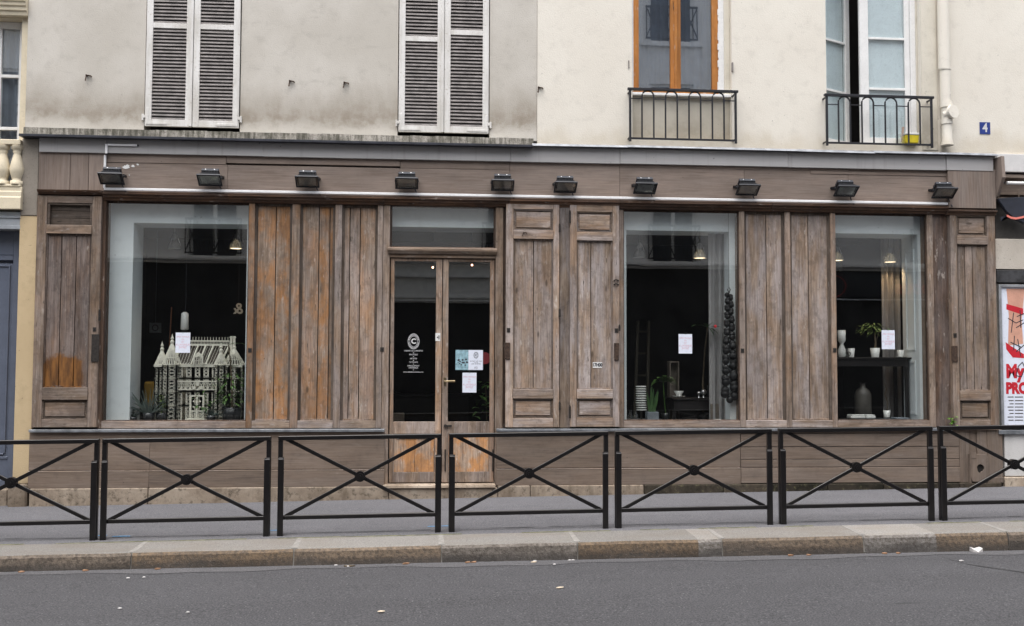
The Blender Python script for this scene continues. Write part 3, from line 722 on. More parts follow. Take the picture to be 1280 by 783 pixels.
def railing(pl, pr, pt_l, pt_r, name_lbl, bld, org, y0=-.13):
    pb_off = 61
    x0 = X(pl, 115, y0); x1 = X(pr, 120, y0); zt = Zz((pl + pr) / 2, (pt_l + pt_r) / 2, y0); zb = 4.475 + .03
    m = MB()
    m.box(x0 - .02, x1 + .02, y0 - .022, y0 + .022, zt - .030, zt)                # handrail
    m.box(x0, x1, y0 - .01, y0 + .01, zb - .004, zb + .020)
    n = 9; xs = [x0 + .012 + (x1 - x0 - .024) * i / n for i in range(n + 1)]
    d = xs[1] - xs[0]; za = zt - .03 - d / 2
    for i, x in enumerate(xs):
        if i in (0, n): m.box(x - .014, x + .014, y0 - .012, y0 + .012, zb - .03, zt - .02)
        else: m.box(x - .0095, x + .0095, y0 - .008, y0 + .008, zb + .012, za)
    for i in range(1, n - 1, 2):
        c = (xs[i] + xs[i + 1]) / 2
        m.tube([(c + d / 2 * math.cos(t), y0, za + d / 2 * math.sin(t)) for t in [math.pi * k / 10 for k in range(11)]], .0115, 5)
    for i in range(0, n + 1, 2):
        if i < n: m.box(xs[i] + .006, xs[i + 1] - .006, y0 - .006, y0 + .006, za - .035, za - .023)
    for x in (x0 + .012, x1 - .012):
        m.box(x - .010, x + .010, y0 + .01, .02, zt - .05, zt - .03); m.box(x - .010, x + .010, y0 + .01, .02, zb + .02, zb + .035)
    return m.build('balcony_railing', mIron, bld, .0015, org)
railing(786.5, 920.5, 109.5, 114, '', bB, oB); railing(1032, 1165, 117, 121.5, '', bB, oB)
# downpipe
dpx = X(1180.5, 100, -.09); mb = MB(); mb.smooth = True
zj1, zj2, zj3 = Zz(1183, 87, -.09), Zz(1183, 131, -.09), Zz(1185, 153, -.09)
mb.lathe([(.082, 4.52), (.082, 4.53), (.066, 4.60), (.064, zj3)], (dpx + .02, -.09, 0), 18); mb.lathe([(.074, zj3 - .03), (.074, zj3 + .03)], (dpx + .02, -.09, 0), 18)
mb.lathe([(.064, zj3), (.068, zj2)], (dpx + .02, -.09, 0), 18); mb.lathe([(.078, zj2 - .04), (.078, zj2 + .035)], (dpx + .018, -.09, 0), 18)
mb.lathe([(.068, zj2), (.068, zj1)], (dpx + .01, -.09, 0), 18); mb.lathe([(.076, zj1 - .012), (.076, zj1 + .012)], (dpx + .008, -.09, 0), 18)
mb.lathe([(.074, zj1), (.070, 9.5)], (dpx, -.09, 0), 18)
dp = mb.build('downpipe', mPlCream, bB, 0, oB)
c = P(1190.5, 140, -.16); mb = MB(); mb.smooth = True
mb.tube([c + Vector((-.08, .06, -.03)), c + Vector((.0, -.005, 0))], .05, 14); mb.smooth = False; mb.tube([c + Vector((-.01, .012, -.003)), c + Vector((.005, -.03, .0))], .088, 20)
sub(mb, 'inspection_cap', mPlCream, dp, oB, .004)
hook(673, 111, bB, oB)
mb = MB(); a = P(915.5, 84, -.02); mb.box(a.x - .008, a.x + .012, -.03, .0, a.z - .06, a.z + .06); mb.box(X(786, 80, -.02) - .005, X(786, 80, -.02) + .008, -.02, .0, a.z - .05, a.z + .05)
mb.build('hinge_pin', mSlat, bB, .003, oB)
# house number plate
c = P(1231, 160.5, -.006); mb = MB(); s = .072
mb.box(c.x - s, c.x + s, c.y - .006, c.y - .0005, c.z - s * 1.1, c.z + s * 1.1); mb.k = 1
mb.text('4', .165, c.x, c.y - .0075, c.z, thick=.004, sx=.85)
tag(mb.build('house_number_plate', [mEnamel, mWhiteInk], None, .002, (c.x, c.y, c.z)), 'small blue enamel house number plate reading 4 on cream wall', 'house number')
# paint pot, brush, glass jar on the sill of the pale window
zsl = 4.545; c = P(1138, 180, -.03)
t = thing('paint_tub', 'yellow plastic tub with a white rim on the window ledge behind the railing', 'tub', (c.x, -.02, zsl))
mb = MB(); mb.smooth = False; mb.hexa([(-.085, -.06, .0), (.085, -.06, 0), (.085, .06, 0), (-.085, .06, 0), (-.095, -.07, .105), (.095, -.07, .105), (.095, .07, .105), (-.095, .07, .105)]); mb.build('body', mYellow, t, .008)
mb = MB(); mb.box(-.10, .10, -.075, .075, .106, .135); mb.build('rim', mCeramic, t, .006)
c = P(1125, 178, -.03)
t = thing('glass_jar', 'clear glass jar holding a brush beside the yellow tub', 'jar', (c.x, -.03, zsl))
mb = MB(); mb.smooth = True; mb.lathe([(.05, 0), (.055, .02), (.055, .10), (.05, .12)], (0, 0, 0), 14); mb.build('body', mGlassClear, t)
b = thing('paint_brush', 'wooden paint brush standing in the glass jar on the ledge', 'brush', (c.x + .02, -.03, zsl + .02))
mb = MB(); mb.tube([(0, 0, 0), (.015, 0, .12)], .008, 6); mb.build('handle', mBristle, b); mb = MB(); mb.hexa([(.005, -.01, .12), (.03, -.01, .12), (.03, .01, .12), (.005, .01, .12), (.012, -.012, .20), (.04, -.012, .20), (.04, .012, .20), (.012, .012, .20)]); mb.build('bristle_head', mBristle, b)
# ------------------------------------------------------------------ left neighbour
xe = XA0 - .002
bC = thing('apartment_building', 'cream stone neighbouring house with a balustrade and slate-blue door', 'building', (xe, 0, 0)); oC = (xe, 0, 0)
zc0 = Zz(15, 18, .0); zlint = Zz(15, 26, .15); zbal1, zbal0 = Zz(15, 181, -.05), Zz(15, 234, -.05)
zband0 = Zz(15, 262, -.05); zsh0 = Zz(10, 288, .1)
mb = MB()
wx0 = X(-46, 90, .2); wx1 = X(29.5, 90, .2)
wall_holes(mb, -26, xe, zband0, 12.5, .06, .3, [(wx0, wx1 + .02, zbal0 - .02, zlint)])
mb.profile([(-.10, zc0 + .2), (.06, zc0 + .2), (.06, zc0 - .02), (-.02, zc0 - .02), (-.03, zc0 + .03), (-.05, zc0 + .035), (-.055, zc0 + .08), (-.075, zc0 + .09), (-.08, zc0 + .13), (-.10, zc0 + .14)], -26, xe - .001)
mb.profile([(-.09, zband0), (.06, zband0), (.06, zbal0), (-.06, zbal0), (-.06, zbal0 - .05), (-.075, zbal0 - .06), (-.075, zbal0 - .12), (-.09, zbal0 - .13)], -26, X(26.6, 248, -.07))
mb.build('wall', mCreamSt, bC, .004, oC)
mb = MB(); x = X(25, 200, -.02)
mb.box(-8, X(26.6, 185, -.05), -.08, .05, zbal1 - .005, zbal1 + .06)
mb.box(-8, X(26.4, 230, -.05), -.07, .05, zbal0, zbal0 + .035)
bal = mb.build('balustrade', mCreamSt, bC, .008, oC)
hb = zbal1 - zbal0 - .04
prof = [(.075, 0), (.075, .04), (.05, .05), (.058, .075), (.080, .14), (.085, .19), (.068, .27), (.045, .36), (.040, hb - .10), (.055, hb - .075), (.045, hb - .06), (.07, hb - .045), (.07, hb)]
bm0 = MB(); bm0.smooth = True; bm0.lathe(prof, (0, 0, 0), 14)
b0 = None
for k in range(10):
    bx = X(21.5, 210, -.01) - k * .163
    if b0 is None:
        b0 = bm0.build('baluster', mCreamSt, bal); b0.location = (bx - xe, -.015, zbal0 + .036)
    else:
        c = b0.copy(); COL.objects.link(c); c.location = (bx - xe, -.015, zbal0 + .036)
mb = MB()
yw = .20; wr = X(29.2, 90, yw)
mb.box(wr - .055, wr, yw, yw + .06, zbal0, zlint - .002); mb.box(wx0 + .002, wr - .056, yw + .001, yw + .06, zlint - .09, zlint - .002)
mb.box(X(-8, 90, yw), X(1.5, 90, yw), yw, yw + .06, zbal0, zlint - .091)
for py in (95.5, 161): z = Zz(15, py, yw); mb.box(wx0 + .002, wr - .056, yw + .002, yw + .055, z - .02, z + .02)
w3 = mb.build('window', mWhiteP, bC, .004, oC)
mb = MB(); pane(mb, wx0 + .01, wr - .05, zbal0 + .01, zlint - .05, yw + .03); sub(mb, 'pane', mGlassUp, w3, oC)
mb = MB()
for i in range(60):
    a = wx0 + (wr - wx0) * i / 60; b = wx0 + (wr - wx0) * (i + 1) / 60; fy = lambda x: .285 + .022 * math.sin(x * 34) + .012 * math.sin(x * 83)
    mb.quad((a, fy(a), zbal0), (b, fy(b), zbal0), (b, fy(b), zlint), (a, fy(a), zlint))
sub(mb, 'curtain', mCurtain, w3, oC)
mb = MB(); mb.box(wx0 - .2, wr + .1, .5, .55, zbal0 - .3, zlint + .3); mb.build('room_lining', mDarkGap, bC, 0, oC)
mb = MB(); mb.box(-8, X(26.2, 275, .0), .0, .3, zsh0 + .02, zband0 - .02); mb.box(-8, X(26.2, 285, .0), -.012, .3, zsh0 - .0, zsh0 + .045)
mb.box(-8, X(26.2, 275, .0), -.02, .3, Zz(10, 272, 0) - .008, Zz(10, 272, 0) + .008)
mb.build('roller_shutter_box', mSteelBox, bC, .004, oC)
yd = .18; dx1 = X(25, 400, yd); pz = pave(-5)
mb = MB(); mb.box(-26, dx1 - .001, yd + .06, .5, -.4, zsh0); mb.k = 1
mb.box(-7.4, dx1 - .10, yd + .012, yd + .058, pz + .22, zsh0 - .40); mb.k = 0
for (a, b, c, d) in ((dx1 - .10, dx1, pz + .22, zsh0), (-7.5, dx1 - .101, zsh0 - .36, zsh0 - .30), (-7.5, dx1 - .101, pz + .22, pz + .30), (-7.5, dx1 - .101, pz + .55, pz + .58)):
    mb.box(a, b, yd, yd + .058, c, d)
mb.k = 1; mb.box(-7.5, dx1 - .101, yd + .01, yd + .058, zsh0 - .295, zsh0); mb.k = 0
mb.box(dx1 - .15, dx1 - .13, yd - .006, yd + .05, pz + .62, zsh0 - .42); mb.box(-7.5, dx1 - .15, yd - .006, yd + .05, zsh0 - .44, zsh0 - .42); mb.box(-7.5, dx1 - .15, yd - .006, yd + .05, pz + .6, pz + .62)
mb.mi = [0 if i == 1 and False else i for i in mb.mi]
mb.build('door', [mDoorBlue, mDoorBlue], bC, .004, oC)
mb = MB().rnd(0, 0, .9); mb.box(-26, X(9.5, 600, .05), .06, .5, -.5, pz + .20); mb.build('door_step', mPlinth, bC, .015, oC)

# ------------------------------------------------------------------ the wooden shopfront
sf = thing('shopfront', 'weathered brown wooden shopfront with three display windows and a glazed double door', 'shopfront', (0, 0, 0))
YB = .22                       # back of timber
xs0 = X(48.5, 215, -.03); xs1 = X(1242.5, 215, -.03)
xk = X(130.5, 215, -.03); xr1 = X(1183, 220, -.03)
zgf1 = Zz(640, 171.5, -.06); zgf0 = Zz(640, 202, -.06)
# coated grey band in sheets
mb = MB(); js = [X(49, 180, -.06), X(132.3, 180, -.06), X(329, 180, -.06), X(638.5, 190, -.06), X(775, 195, -.06), X(985, 200, -.06), X(1182.5, 205, -.06), X(1241.5, 205, -.07)]
for i, (a, b) in enumerate(zip(js, js[1:])):
    mb.rnd(0, 0, 1, .04); off = -.012 if i == 6 else 0
    mb.box(a + (.0015 if i in (1, 3, 4, 6) else .0003), b - (.0015 if i in (0, 2, 3, 5) else .0003), -.062 + off, YB, zgf0 + random.uniform(-.003, .003), 4.392)
mb.split('grey_band', mPanel, sf, .003)
mb = MB(); xq = X(666, 175, -.16)
mb.profile([(-.165, 4.366), (0, 4.372), (0, 4.405), (-.165, 4.396)], XA0 - .01, xq)
mb.build('lead_flashing', mLead, sf, .002)
mb = MB(); zf = 4.415
x = X(665, 172, -.13)
while x < X(1244, 187, -.13):
    b = min(x + random.uniform(.9, 1.6), X(1246, 187, -.13)); d = random.uniform(-.006, .006); e = d + random.uniform(-.006, .006)
    mb.hexa([(x, -.135, zf - .022 + d), (b + .02, -.135, zf - .022 + e), (b + .02, 0, zf - .01), (x, 0, zf - .01), (x, -.13, zf + d + .006), (b + .02, -.13, zf + e), (b + .02, 0, zf + .035), (x, 0, zf + .035)]); x = b
mb.build('zinc_flashing', mZinc, sf, .002)
# brown fascia boards
zfb = 3.735
mb = MB()
for a, b in ((48.5, 87.5), (88, 110.5), (111, 130.5)):
    mb.rnd(.2, .2, 1.0); mb.box(X(a, 215, -.03), X(b, 215, -.03), -.032, YB, zfb, zgf0 + .02)
mb.rnd(0, .6, 1.12); mb.box(xr1 + .002, xs1, -.066, YB, zfb - .03, zgf0 + .02)
mb.split('fascia_panel', mFasciaV, sf, .003)
mb = MB(); zm = zgf0 - .105
jj = [X(q, 222, -.02) for q in (130.7, 284.5, 500, 637, 774.5, 930, 1060, 1183)]
for a, b in zip(jj, jj[1:]):
    mb.rnd(.2, .25, 1.0, .05); mb.box(a + .001, b - .001, -.020, YB, zfb, zm - .002 if a < jj[3] - .1 else zgf0 + .02)
mb.rnd(.5, .1, 1.0); mb.box(jj[0], X(283, 200), -.026, YB, zm, zgf0 + .02); mb.rnd(.4, .1, 1.02); mb.box(X(283.5, 200), X(500, 200), -.025, YB, zm + .02, zgf0 + .02)
mb.rnd(.3, .1, .98); mb.box(X(500.5, 200), jj[3] - .002, -.021, YB, zm, zgf0 + .02)
mb.rnd(.3, .2, .96); mb.box(jj[4], jj[6], -.026, YB, zgf0 - .035, zgf0 + .02); mb.rnd(.3, .1, 1.02); mb.box(jj[6] - .5, jj[7] - .002, -.028, YB, zgf0 - .075, zgf0 - .036)
mb.pid += 1; mb.k = 1   # white filler splash
for (px, py, r, n) in ((158, 209, .055, 14), (166, 208, .03, 10), (172, 206, .022, 8), (161.5, 219, .012, 6)):
    c = P(px, py, -.0235)
    mb.poly([(c.x + r * random.uniform(.5, 1.1) * math.cos(t), -.0235, c.z + r * .6 * random.uniform(.5, 1.1) * math.sin(t)) for t in [2 * math.pi * k / n for k in range(n)]])
mb.split('fascia', [mFascia, mWhiteP], sf, .003)
# dark moulded cornice below the fascia
mb = MB(); zc1 = 3.735
mb.rnd(.2, .2, 1); mb.profile([(-.115, zc1), (YB, zc1 + .004), (YB, zc1 - .05), (-.05, zc1 - .05), (-.055, zc1 - .035), (-.095, zc1 - .028)], X(46, 242, -.1), X(127, 243, -.1))
for a, b in ((127.3, 285), (285.3, 480), (480.3, 637.3), (637.8, 775), (775.4, 965), (965.4, 1186)):
    mb.rnd(.3, .25, 1); mb.profile([(-.085, zc1 - .012), (YB, zc1 - .008), (YB, zc1 - .105), (-.02, zc1 - .105), (-.03, zc1 - .085), (-.055, zc1 - .07), (-.06, zc1 - .045), (-.085, zc1 - .04)], X(a, 245, -.08), X(b, 248, -.08))
mb.rnd(.1, .4, 1); mb.profile([(-.10, zc1 - .055), (YB, zc1 - .05), (YB, zc1 - .12), (-.06, zc1 - .12), (-.07, zc1 - .085), (-.095, zc1 - .08)], X(1186, 259, -.1), X(1247, 261, -.1))
mb.split('cornice', mWoodDark, sf, .003)

def fr(px, Y=0.0): return X(px, 400, Y)
zh = ZG1 + .022                      # underside of head rail
# head rail and posts between panels and windows (main timber plane Y=0)
mb = MB(); mb.rnd(.3, .2, 1)
for a, b in ((124, 316), (316.3, 485), (772, 931), (931.3, 1044), (1044.3, 1168)):
    mb.rnd(.35, .2, 1); mb.box(fr(a), fr(b), -.004, YB, zh, zc1 - .1)
mb.split('head_rail', mWoodDark, sf, .003)
zb0 = ZS + .012
posts = [(124.5, 129.6, 'd', .2, .1, 1), (309.2, 316.6, 'v', 1.0, .15, .78), (363.6, 373.4, 'v', .8, .35, .95), (417.6, 426.2, 'v', .25, .75, .95), (471, 477.5, 'v', .1, .5, .95), (478, 486.5, 'v', .15, .55, .92),
         (619.2, 628.6, 'v', .2, .4, .78), (773.5, 779.6, 'v', .25, .5, .9), (924.9, 931.6, 'v', .15, .45, .92), (982.3, 989.0, 'v', .25, .35, .95), (1039.6, 1045.8, 'v', .3, .3, .95), (1160.8, 1168, 'v', .15, .35, .9)]
mv = MB(); md = MB()
for a, b, k, og, gy, br in posts:
    m = md if k == 'd' else mv; m.rnd(og, gy, br, .03); m.box(fr(a), fr(b), .0, YB, zb0 if b < 480 or a > 630 else -.1, zh - .001)
md.rnd(.0, .6, 1.2); md.box(fr(1168.6), fr(1189.5), .03, YB, zb0, zh - .001)
mv.rnd(0, .5, .6); mv.box(fr(629), fr(633), .04, YB, zb0, zh + .1)
mv.split('post', mWoodV, sf, .004); md.split('dark_post', mWoodDarkV, sf, .003)
mb = MB(); 
for a, b in ((628.8, 634), (697, 714), (771, 775)): mb.rnd(0, 0, .5); mb.box(fr(a), fr(b), .02, YB, zb0, zc1 - .09)
mb.rnd(0, 0, .5); mb.box(fr(631), fr(776), .06, YB, zb0, zc1 - .09); mb.rnd(0, 0, .5); mb.box(fr(1187), fr(1250), .06, YB, zb0, zc1); mb.rnd(0, 0, .5); mb.box(fr(40), fr(126), .06, YB, zb0, zc1)
mb.split('backing_board', mWoodDarkV, sf)
mb = MB(); mb.rnd(0, 1, .72); mb.box(fr(699.4), fr(712.3), -.018, .1, ZS + .015, zc1 - .10); mb.build('pilaster', mWoodV, sf, .003)
# boarded panels
def boarded(x0, x1, splits, z0, z1, y, ogs, mat=mWoodV, mould=.032, gys=None, par=sf):
    m = MB(); e = [x0] + splits + [x1]
    for i, (a, b) in enumerate(zip(e, e[1:])):
        m.rnd(ogs[i][0], ogs[i][1], ogs[i][2] if len(ogs[i]) > 2 else 1.0, .05); m.box(a + .0055, b - .0055, y + random.uniform(0, .004), y + .03, z0, z1)
    # moulding round the recess, sides and top painted darker as recess shade
    for (a, b, c, d) in ((x0, x0 + mould, z0, z1), (x1 - mould, x1, z0, z1)):
        m.rnd(.1, .3, .34); m.hexa([(a, y - .022 if a == x0 else y - .004, c), (b, y - .004 if a == x0 else y - .022, c), (b, y + .003, c), (a, y + .003, c), (a, y - .022 if a == x0 else y - .004, d), (b, y - .004 if a == x0 else y - .022, d), (b, y + .003, d), (a, y + .003, d)])
    m.rnd(.1, .3, .42); m.box(x0 + mould, x1 - mould, y - .010, y + .004, z1 - mould, z1); m.rnd(.2, .5, .9); m.box(x0 + mould, x1 - mould, y - .012, y + .004, z0, z0 + mould * .6)
    m.rnd(0, 0, .25); m.box(x0, x1, y + .028, y + .04, z0, z1)
    return m.build('boarded_panel', mat, par, .002)
zp0 = ZG0 + .005; zp1 = zh - .001
boarded(fr(316.7), fr(363.5), [fr(342.6)], zp0, zp1, .05, [(1.25, .1, 1.02), (1.4, .05, .98)])
boarded(fr(373.5), fr(417.5), [fr(397), fr(410.6)], zp0, zp1, .05, [(.75, .35, 1.08), (1.2, .15, 1.08), (1.0, .2, .8)])
boarded(fr(426.3), fr(470.9), [fr(435.8), fr(448.8)], zp0, zp1, .05, [(.45, .5, 1.05), (.5, .55, 1.1), (.6, .35, 1.1)])
boarded(fr(931.7), fr(982.2), [fr(960)], zp0, zp1, .05, [(.12, .95, 1.02), (.15, .85, 1.06)])
boarded(fr(989.1), fr(1039.5), [fr(1013)], zp0, zp1, .05, [(.12, .9, .98), (.12, .8, 1.0)])
mb = MB()
for a, b in ((316.7, 363.5), (373.5, 417.5), (426.3, 470.9), (931.7, 982.2), (989.1, 1039.5)):
    mb.rnd(.05, .9, 1.15); mb.box(fr(a), fr(b), -.002, YB, zb0, zp0 - .001)
for a, b in ((127.5, 309), (779.8, 924.7), (1046, 1160.6)):
    mb.rnd(.15, .6, .95); mb.box(fr(a), fr(b), .004, YB, zb0, ZG0)
mb.split('bottom_rail', mWoodH, sf, .003)
# shop windows
def shopwin(a, b):
    m = MB()
    x0, x1 = fr(a), fr(b)
    for p in ((x0, x0 + .012, ZG0, zh), (x1 - .012, x1, ZG0, zh)): m.rnd(.2, .3, .55); m.box(p[0], p[1], .03, .075, p[2], p[3])
    m.rnd(.1, .2, .5); m.box(x0 + .012, x1 - .012, .03, .075, ZG1 - .002, zh); m.rnd(.2, .5, 1); m.box(x0 + .012, x1 - .012, .03, .075, ZG0 + .0005, ZG0 + .012)
    f = m.build('shop_window', mWoodDarkV, sf, .002)
    m = MB(); pane(m, x0 + .004, x1 - .004, ZG0 + .004, ZG1 + .01, .045); m.build('pane', mGlassShop, f)
shopwin(129.6, 309.2); shopwin(779.6, 924.9); shopwin(1045.8, 1160.8)

# folded shutter boxes
def shutter_box(x0, x1, z0, z1, y, st, top, mid, low, splits, ogs, gy, br, mat=mWoodV, dark_top=False, mats2=None):
    m = MB(); xa, xb = x0 + st[0], x1 - st[1]
    m.rnd(.25, gy, br); m.box(x0, xa, y, .06, z0, z1); m.rnd(.3, gy, br); m.box(xb, x1, y, .06, z0, z1)
    rails = [(z0, low[0], 0), (low[1], mid[0], -.014), (mid[1], top[0], -.014), (top[1], z1, 0)]
    sh = m.build('window_shutter', mWoodV, sf, .004)
    r = MB()
    for (a, b, d) in rails:
        r.rnd(.25, gy * .9, br); r.box(xa + .0004, xb - .0004, y + d + .001, .05, a, b)
    r.split('rail', mWoodH, sh, .004)
    p = MB(); e = [xa] + splits + [xb]
    for i, (a, b) in enumerate(zip(e, e[1:])):
        p.rnd(ogs[i][0], ogs[i][1], br * random.uniform(.92, 1.04)); p.box(a + .0045, b - .0045, y + .024 + random.uniform(0, .002), y + .05, mid[0], mid[1])
    for (a, b) in ((xa, xa + .02), (xb - .02, xb)):  # edge strips darkened: shade of the sunken boards is in their colour
        p.rnd(.2, gy, br * .48); p.box(a, b, y + .010, y + .03, mid[0], mid[1])
    p.rnd(.2, gy, br * .5); p.box(xa + .02, xb - .02, y + .011, y + .03, mid[1] - .02, mid[1]); p.rnd(.2, gy, br * .8); p.box(xa + .02, xb - .02, y + .011, y + .03, mid[0], mid[0] + .015)
    p.build('boards', mat, sh, .002)
    q = MB()
    _r = q.rnd
    for k, (a, b) in enumerate((low, top)):
        q.rnd = lambda *z, k=k: (_r(*z), setattr(q, 'pid', k))
        if k == 1 and dark_top:
            for i in range(3):
                h = (b - a) / 3; q.rnd(0, .2, .30); q.box(xa + .03, xb - .03, y + .052 + .003 * (i % 2), y + .07, a + i * h + .002, a + (i + 1) * h - .002)
            for (c, d) in ((xa, xa + .03), (xb - .03, xb)): q.rnd(.2, gy, br * .45); q.box(c, d, y + .012, y + .06, a, b)  # side edges get the same painted recess shade
            q.rnd(0, .2, .4); q.box(xa + .03, xb - .03, y + .012, y + .06, b - .022, b)
            continue
        q.rnd(.3, gy, br); mg = .036
        q.box(xa + mg, xb - mg, y + .012, y + .04, a + mg, b - mg)
        for (c, d, e_, f) in ((xa, xa + .018, a, b), (xb - .018, xb, a, b), (xa + .018, xb - .018, b - .018, b), (xa + .018, xb - .018, a, a + .016)): q.rnd(.2, gy, br * .48); q.box(c, d, y + .010, y + .04, e_, f)  # panel edges and sunken border painted dark to imitate recess shade
        q.rnd(.2, gy, br * .68); q.box(xa + .018, xb - .018, y + .026, y + .045, a + .016, b - .018)
    q.split('panel', mWoodH, sh, .003)
    return sh
Ys = -.05
def zz(py, px=700): return Zz(px, py, Ys)
sA = shutter_box(fr(632.4, Ys), fr(699.2, Ys), zz(534.5), zz(254.5), Ys, (fr(641.5, Ys) - fr(632.4, Ys), fr(699.2, Ys) - fr(691.5, Ys)), (zz(288.5), zz(262.3)), (zz(486.5), zz(299.5)), (zz(523), zz(498.5)), [fr(667, Ys)], [(.3, .7), (.25, .7)], .75, 1.14)
sB = shutter_box(fr(712.6, Ys), fr(774.3, Ys), zz(534.0), zz(255.8), Ys, (fr(721, Ys) - fr(712.6, Ys), fr(774.3, Ys) - fr(766, Ys)), (zz(290), zz(264.3)), (zz(486.5), zz(300.5)), (zz(522.5), zz(498.5)), [fr(739, Ys)], [(.12, 1.0), (.1, 1.0)], .95, 1.1)
def zl(py): return Zz(85, py, Ys)
sD = shutter_box(fr(42.6, Ys), fr(123.6, Ys), zl(534.5), zl(245), Ys, (fr(55, Ys) - fr(42.6, Ys), fr(123.6, Ys) - fr(112, Ys)), (zl(281.5), zl(254)), (zl(484.5), zl(292.5)), (zl(524.5), zl(500)), [fr(74, Ys), fr(92.5, Ys)], [(.25, .45), (.2, .4), (.2, .55)], .35, .80, mWoodPatch, True)
def zr(py): return Zz(1217, py, Ys)
sE = shutter_box(fr(1190, Ys), fr(1246.3, Ys), zr(533), zr(263.5), Ys, (fr(1198, Ys) - fr(1190, Ys), fr(1246.3, Ys) - fr(1236, Ys)), (zr(295), zr(270)), (zr(488.5), zr(306)), (zr(525), zr(501)), [fr(1208.5, Ys), fr(1218, Ys)], [(.15, .55), (.2, .5), (.2, .5)], .5, .82)
sA['label'] = 'pale brown shutter box next to the door'; sB['label'] = 'greyish shutter box bearing a white sticker'; sD['label'] = 'dark shutter box with an orange varnished patch'; sE['label'] = 'purple-grey shutter box at the poster end'
# ironwork on the shutters
def lockplate(sh, px, py0, py1, w, y=Ys - .013, mat=mRust):
    m = MB(); a = P(px, (py0 + py1) / 2, y); h = (Zz(px, py0, y) - Zz(px, py1, y)) / 2
    m.box(a.x - w, a.x + w, y, Ys + .002, a.z - h, a.z + h); m.k = 1
    for sx in (-1, 1):
        for szz in (-1, 1): m.tube([(a.x + sx * w * .65, y + .001, a.z + szz * h * .85), (a.x + sx * w * .65, y - .003, a.z + szz * h * .85)], .006, 6)
    return m.build('lock_plate', [mat, mLockIron], sh, .002)
lockplate(sA, 634.3, 428.5, 449.5, .033); lockplate(sB, 770.8, 429, 450.5, .03); lockplate(sD, 118.8, 418, 452.5, .045, mat=mLockIron); lockplate(sE, 1193.6, 432.5, 452.5, .04)
def keyhole(sh, px, py, s=.022):
    a = P(px, py, Ys - .004); m = MB(); m.box(a.x - s, a.x + s, Ys - .004, Ys + .001, a.z - s * 1.3, a.z + s * 1.3); m.k = 1; m.box(a.x - s * .35, a.x + s * .35, Ys - .0055, Ys - .0042, a.z - s * .8, a.z + s * .6)
    m.build('escutcheon', [mLockIron, mDarkGap], sh, .001)
keyhole(sA, 635.7, 413); keyhole(sB, 770.6, 413.5); keyhole(sD, 118, 412, .02); keyhole(sE, 1194, 419.5, .022)
def hinge(sh, px, py, L=.07):
    a = P(px, py, Ys - .008); m = MB(); m.tube([(a.x, Ys - .006, a.z - L), (a.x, Ys - .006, a.z + L)], .013, 8); m.lathe([(.006, 0), (.012, .01), (.001, .025)], (a.x, Ys - .006, a.z + L), 8)
    m.build('hinge', mLockIron, sh)
for py in (286, 392, 508): hinge(sA, 699.6, py, .045)
for py in (272, 516): hinge(sB, 712.4, py, .07)
hinge(sD, 124.2, 395, .06); hinge(sB, 774.4, 411, .03)
m = MB(); a = P(770.5, 354, Ys - .012)
for dz in (-.02, .03): m.tube([(a.x - .03, Ys - .005, a.z + dz), (a.x - .01, Ys - .03, a.z + dz + .01), (a.x + .03, Ys - .005, a.z + dz)], .009, 6)
m.build('staple', mLockIron, sB)
m = MB(); a = P(656, 293, Ys - .03); m.tube([(a.x - .03, Ys - .02, a.z - .02), (a.x - .015, Ys - .022, a.z + .025), (a.x + .02, Ys - .03, a.z + .02), (a.x + .03, Ys - .03, a.z - .005)], .006, 6); m.build('hook', mRust, sA)
# sticker
a = P(746.8, 456.5, Ys + .022); y = Ys + .0215
t = MB(); t.box(a.x - .06, a.x + .06, y, y + .0015, a.z - .036, a.z + .036); t.k = 1; t.text('17H00', .058, a.x, y - .0012, a.z, thick=.003, sx=.78)
tag(t.build('sticker', [mWhiteP, mBlackInk], None, 0, (a.x, y, a.z)), 'white rectangular sticker with scrawled dark lettering on a greyish shutter board', 'sticker')
# small square locks on the window posts
for px, py in ((928.2, 438.5), (1043.5, 438), (312.3, 438), (477.5, 437), (313, 262)):
    a = P(px, py, -.005); m = MB(); s = .022; m.box(a.x - s, a.x + s, -.006, .001, a.z - s * 1.2, a.z + s * 1.2); m.k = 1; m.box(a.x - s * .4, a.x + s * .4, -.0075, -.0062, a.z - s * .4, a.z + s * .4)
    if px != 313: m.build('bolt_socket', [mLockIron, mDarkGap], sf, .001)

# ------------------------------------------------------------------ entrance: transom and double door
zt1 = ZG1 - .01; zt0 = Zz(552, 310, .03)
mb = MB(); mb.rnd(.4, .2, .85); mb.box(fr(486.6), fr(619.1), .0, YB, zt1 + .03, zc1 - .1); mb.build('transom_head', mWoodDark, sf, .003)
mb = MB(); mb.rnd(.2, .3, .85); mb.profile([(-.045, zt0 - .045), (-.02, zt0 - .085), (.16, zt0 - .085), (.16, zt0), (-.01, zt0), (-.045, zt0 - .02)], fr(484), fr(621))
mb.rnd(.2, .2, .8); mb.box(fr(486.7), fr(619), .005, .16, zt0 - .13, zt0 - .0865); mb.build('transom_bar', mWoodH, sf, .003)
mb = MB()
for p in ((486.6, 489),(616.8, 619.1)): mb.rnd(.1, .3, .6); mb.box(fr(p[0]), fr(p[1]), .03, .075, zt0 + .001, zt1 + .029)
mb.rnd(.2, .5, .9); mb.box(fr(489), fr(616.8), .03, .075, zt0 + .0005, zt0 + .012)
tw = mb.build('transom_window', mWoodDarkV, sf, .002)
mb = MB(); pane(mb, fr(487), fr(618.8), zt0 + .004, zt1 + .028, .045); mb.build('pane', mGlassShop, tw)
zd1 = zt0 - .131; zd0 = Zz(552, 604.5, .03)
zgt = Zz(552, 327.3, .05); zgb = Zz(552, 527.3, .05)
